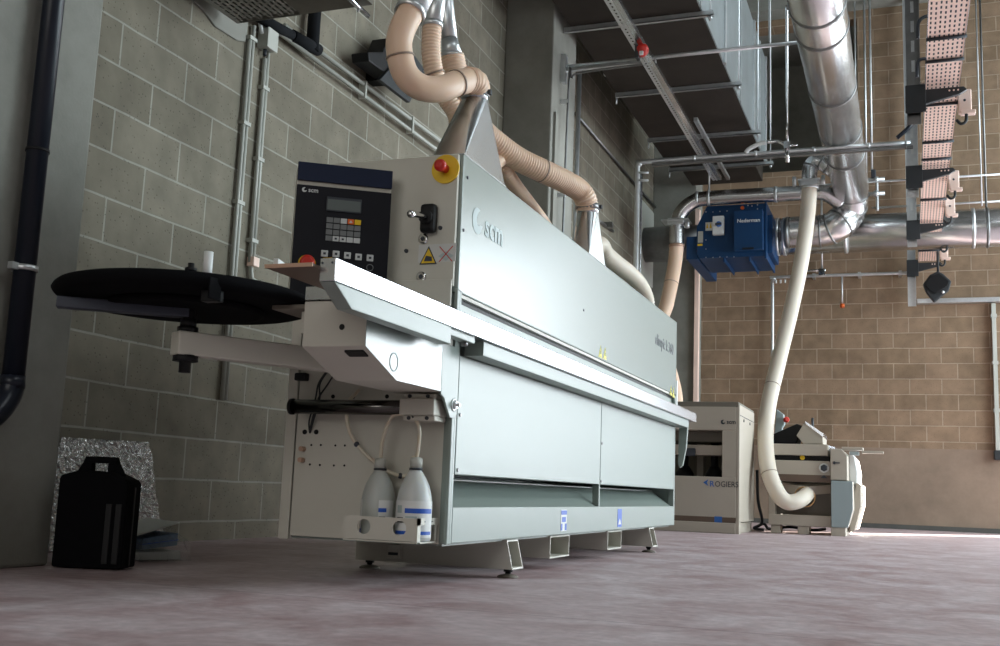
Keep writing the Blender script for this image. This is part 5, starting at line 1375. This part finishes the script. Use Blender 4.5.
# right-hand cabinet
_, za_ = lq(840, 449); xa_, zb_ = lq(847.5, 480.5)
MB().prism([(lx1, PYF-.04, zb_), (xa_, PYF-.04, zb_), (xa_, PYF-.04, za_-.06), (xa_-.05, PYF-.04, za_), (lx1, PYF-.04, za_)], (0, 1.2, 0)).build('upper_cabinet', 'beige', pl, bevel=.006)
x_, z_ = lq(834.5, 463); MB().cyl((x_, PYF-.05, z_), (x_, PYF-.038, z_), .014, n=10).box(x_, x_+.05, PYF-.055, PYF-.045, z_-.006, z_+.006).build('latch', 'ink', pl)
_, zc1 = lq(840, 481); _, zc2_ = lq(840, 510); _, zc0 = lq(840, 527.5); xk, _ = lq(848, 527)
MB().prism([(lx1+.005, PYF-.06, zc0), (xk, PYF-.06, zc0), (rx1, PYF-.06, zc2_), (rx1, PYF-.06, zc1), (lx1+.005, PYF-.06, zc1)], (0, .02, 0)).build('blue_grey_panel', 'blue_grey', pl, bevel=.004)
MB().prism([(lx1+.005, PYF-.04, zc0), (xk, PYF-.04, zc0), (rx1, PYF-.04, zc2_), (rx1, PYF-.04, zc1), (lx1+.005, PYF-.04, zc1)], (0, 1.2, 0)).build('lower_cabinet', 'beige', pl, bevel=.004)
x_, _ = lq(846, 530); MB().box(lx1, x_, PYF-.05, PYF+1.1, .0, zc0).build('right_foot', 'beige', pl, bevel=.005)
# handle bulge on the sunny side
bxs = rx1-.01; yq = PYF+.35
MB().prism([(xa_-.0, yq, .80), (xa_+.05, yq, .74), (xa_+.075, yq, .60), (xa_+.07, yq, .48), (xa_+.02, yq, .47), (xa_-.0, yq, .5)], (0, 1.0, 0)).build('side_guard', 'white', pl, bevel=.01)
MB().prism([(rx1+.02, yq-.1, .50), (rx1+.06, yq-.1, .48), (rx1+.06, yq-.1, .28), (rx1+.0, yq-.1, .05), (xk, yq-.1, .03), (rx1-.02, yq-.1, .3)], (0, 1.1, 0)).build('side_skirt', 'beige', pl, bevel=.006)
x0_, z_ = lq(841, 447.5); x1_, _ = lq(862.5, 447.5); MB().box(x0_, x1_, PYF+.1, PYF+.35, z_-.012, z_+.012).build('fence_plate', 'beige', pl, bevel=.003)
x0_, z_ = lq(861, 451); x1_, _ = lq(883, 451.5); MB().box(x0_, x1_, PYF+.15, PYF+.30, z_-.012, z_+.010).build('fence_extension', 'beige', pl, bevel=.003)
MB().box(lq(849, 450)[0], lq(858, 450)[0], PYF+.12, PYF+.3, z_-.03, z_).build('fence_bracket', 'blue_grey', pl)
# guard and fence on the table top
pp = [at(1, PYF+.25, *q) for q in ((772, 443.5), (772, 434.5), (797, 423.5), (805, 427.5), (800, 431), (797, 443.5))]
MB().prism(pp, (0, .35, 0)).build('cutter_guard', 'black', pl, bevel=.01)
pp = [at(1, PYF+.10, *q) for q in ((796.5, 435.5), (805, 421.5), (823, 434), (823, 443.8), (803.5, 444))]
f_ = MB().prism(pp, (0, .5, 0)).build('fence_head', 'beige', pl, bevel=.006)
pp = [at(1, PYF+.09, *q) for q in ((805, 421), (806, 424), (823, 437), (823.5, 433.5))]
MB().prism(pp, (0, .52, 0)).build('fence_cap', 'alu', f_)
x_, z_ = lq(812.5, 420, PYF+.4); MB().cyl((x_, PYF+.4, z_-.14), (x_, PYF+.4, z_+.02), .012, n=8).build('fence_rod', 'ink', pl)
pp = [at(1, PYF+.7, *q) for q in ((774, 440), (776.5, 409), (783.5, 414), (784.5, 424), (782, 428), (783, 440))]
cp_ = MB().prism(pp, (.0, .10, 0)).build('control_head', 'blue_grey', pl, bevel=.008)
q = at(1, PYF+.69, 787, 420); MB().lathe([(.03, 0), (.03, .02), (.018, .035)], (q.x-.01, q.y, q.z), (.5, -1, .2), 14).build('stop_button', 'red', pl)
# feet blocks
for a_, b2_, lab in ((770.5, 780, ''), (797.5, 809, '')):
    x0_, _ = lq(a_, 530); x1_, _ = lq(b2_, 530); MB().box(x0_, x1_, PYF+.02, PYF+.22, 0, z526).build('foot_block', 'beige', pl, bevel=.006)
# loose cables on the floor between the two machines
for k, (pp, lab) in enumerate((([(757, 470), (758, 500), (762, 522), (754, 528), (764, 531)], 'black cable hanging down and coiling on the floor between press and planer'), ([(756, 527), (764, 524), (770, 529), (790, 527), (812, 530), (826, 529)], 'loose black cable lying on the floor under the planer'))):
    pts = [at(1, 10.85 if k == 0 else 10.95, *q) for q in pp]
    for q in pts: q.z = max(q.z, .016)
    o = MB().tube(spline(pts, 8), .014, 8).build('floor_cable', 'ink'); tag(o, lab, 'cable')
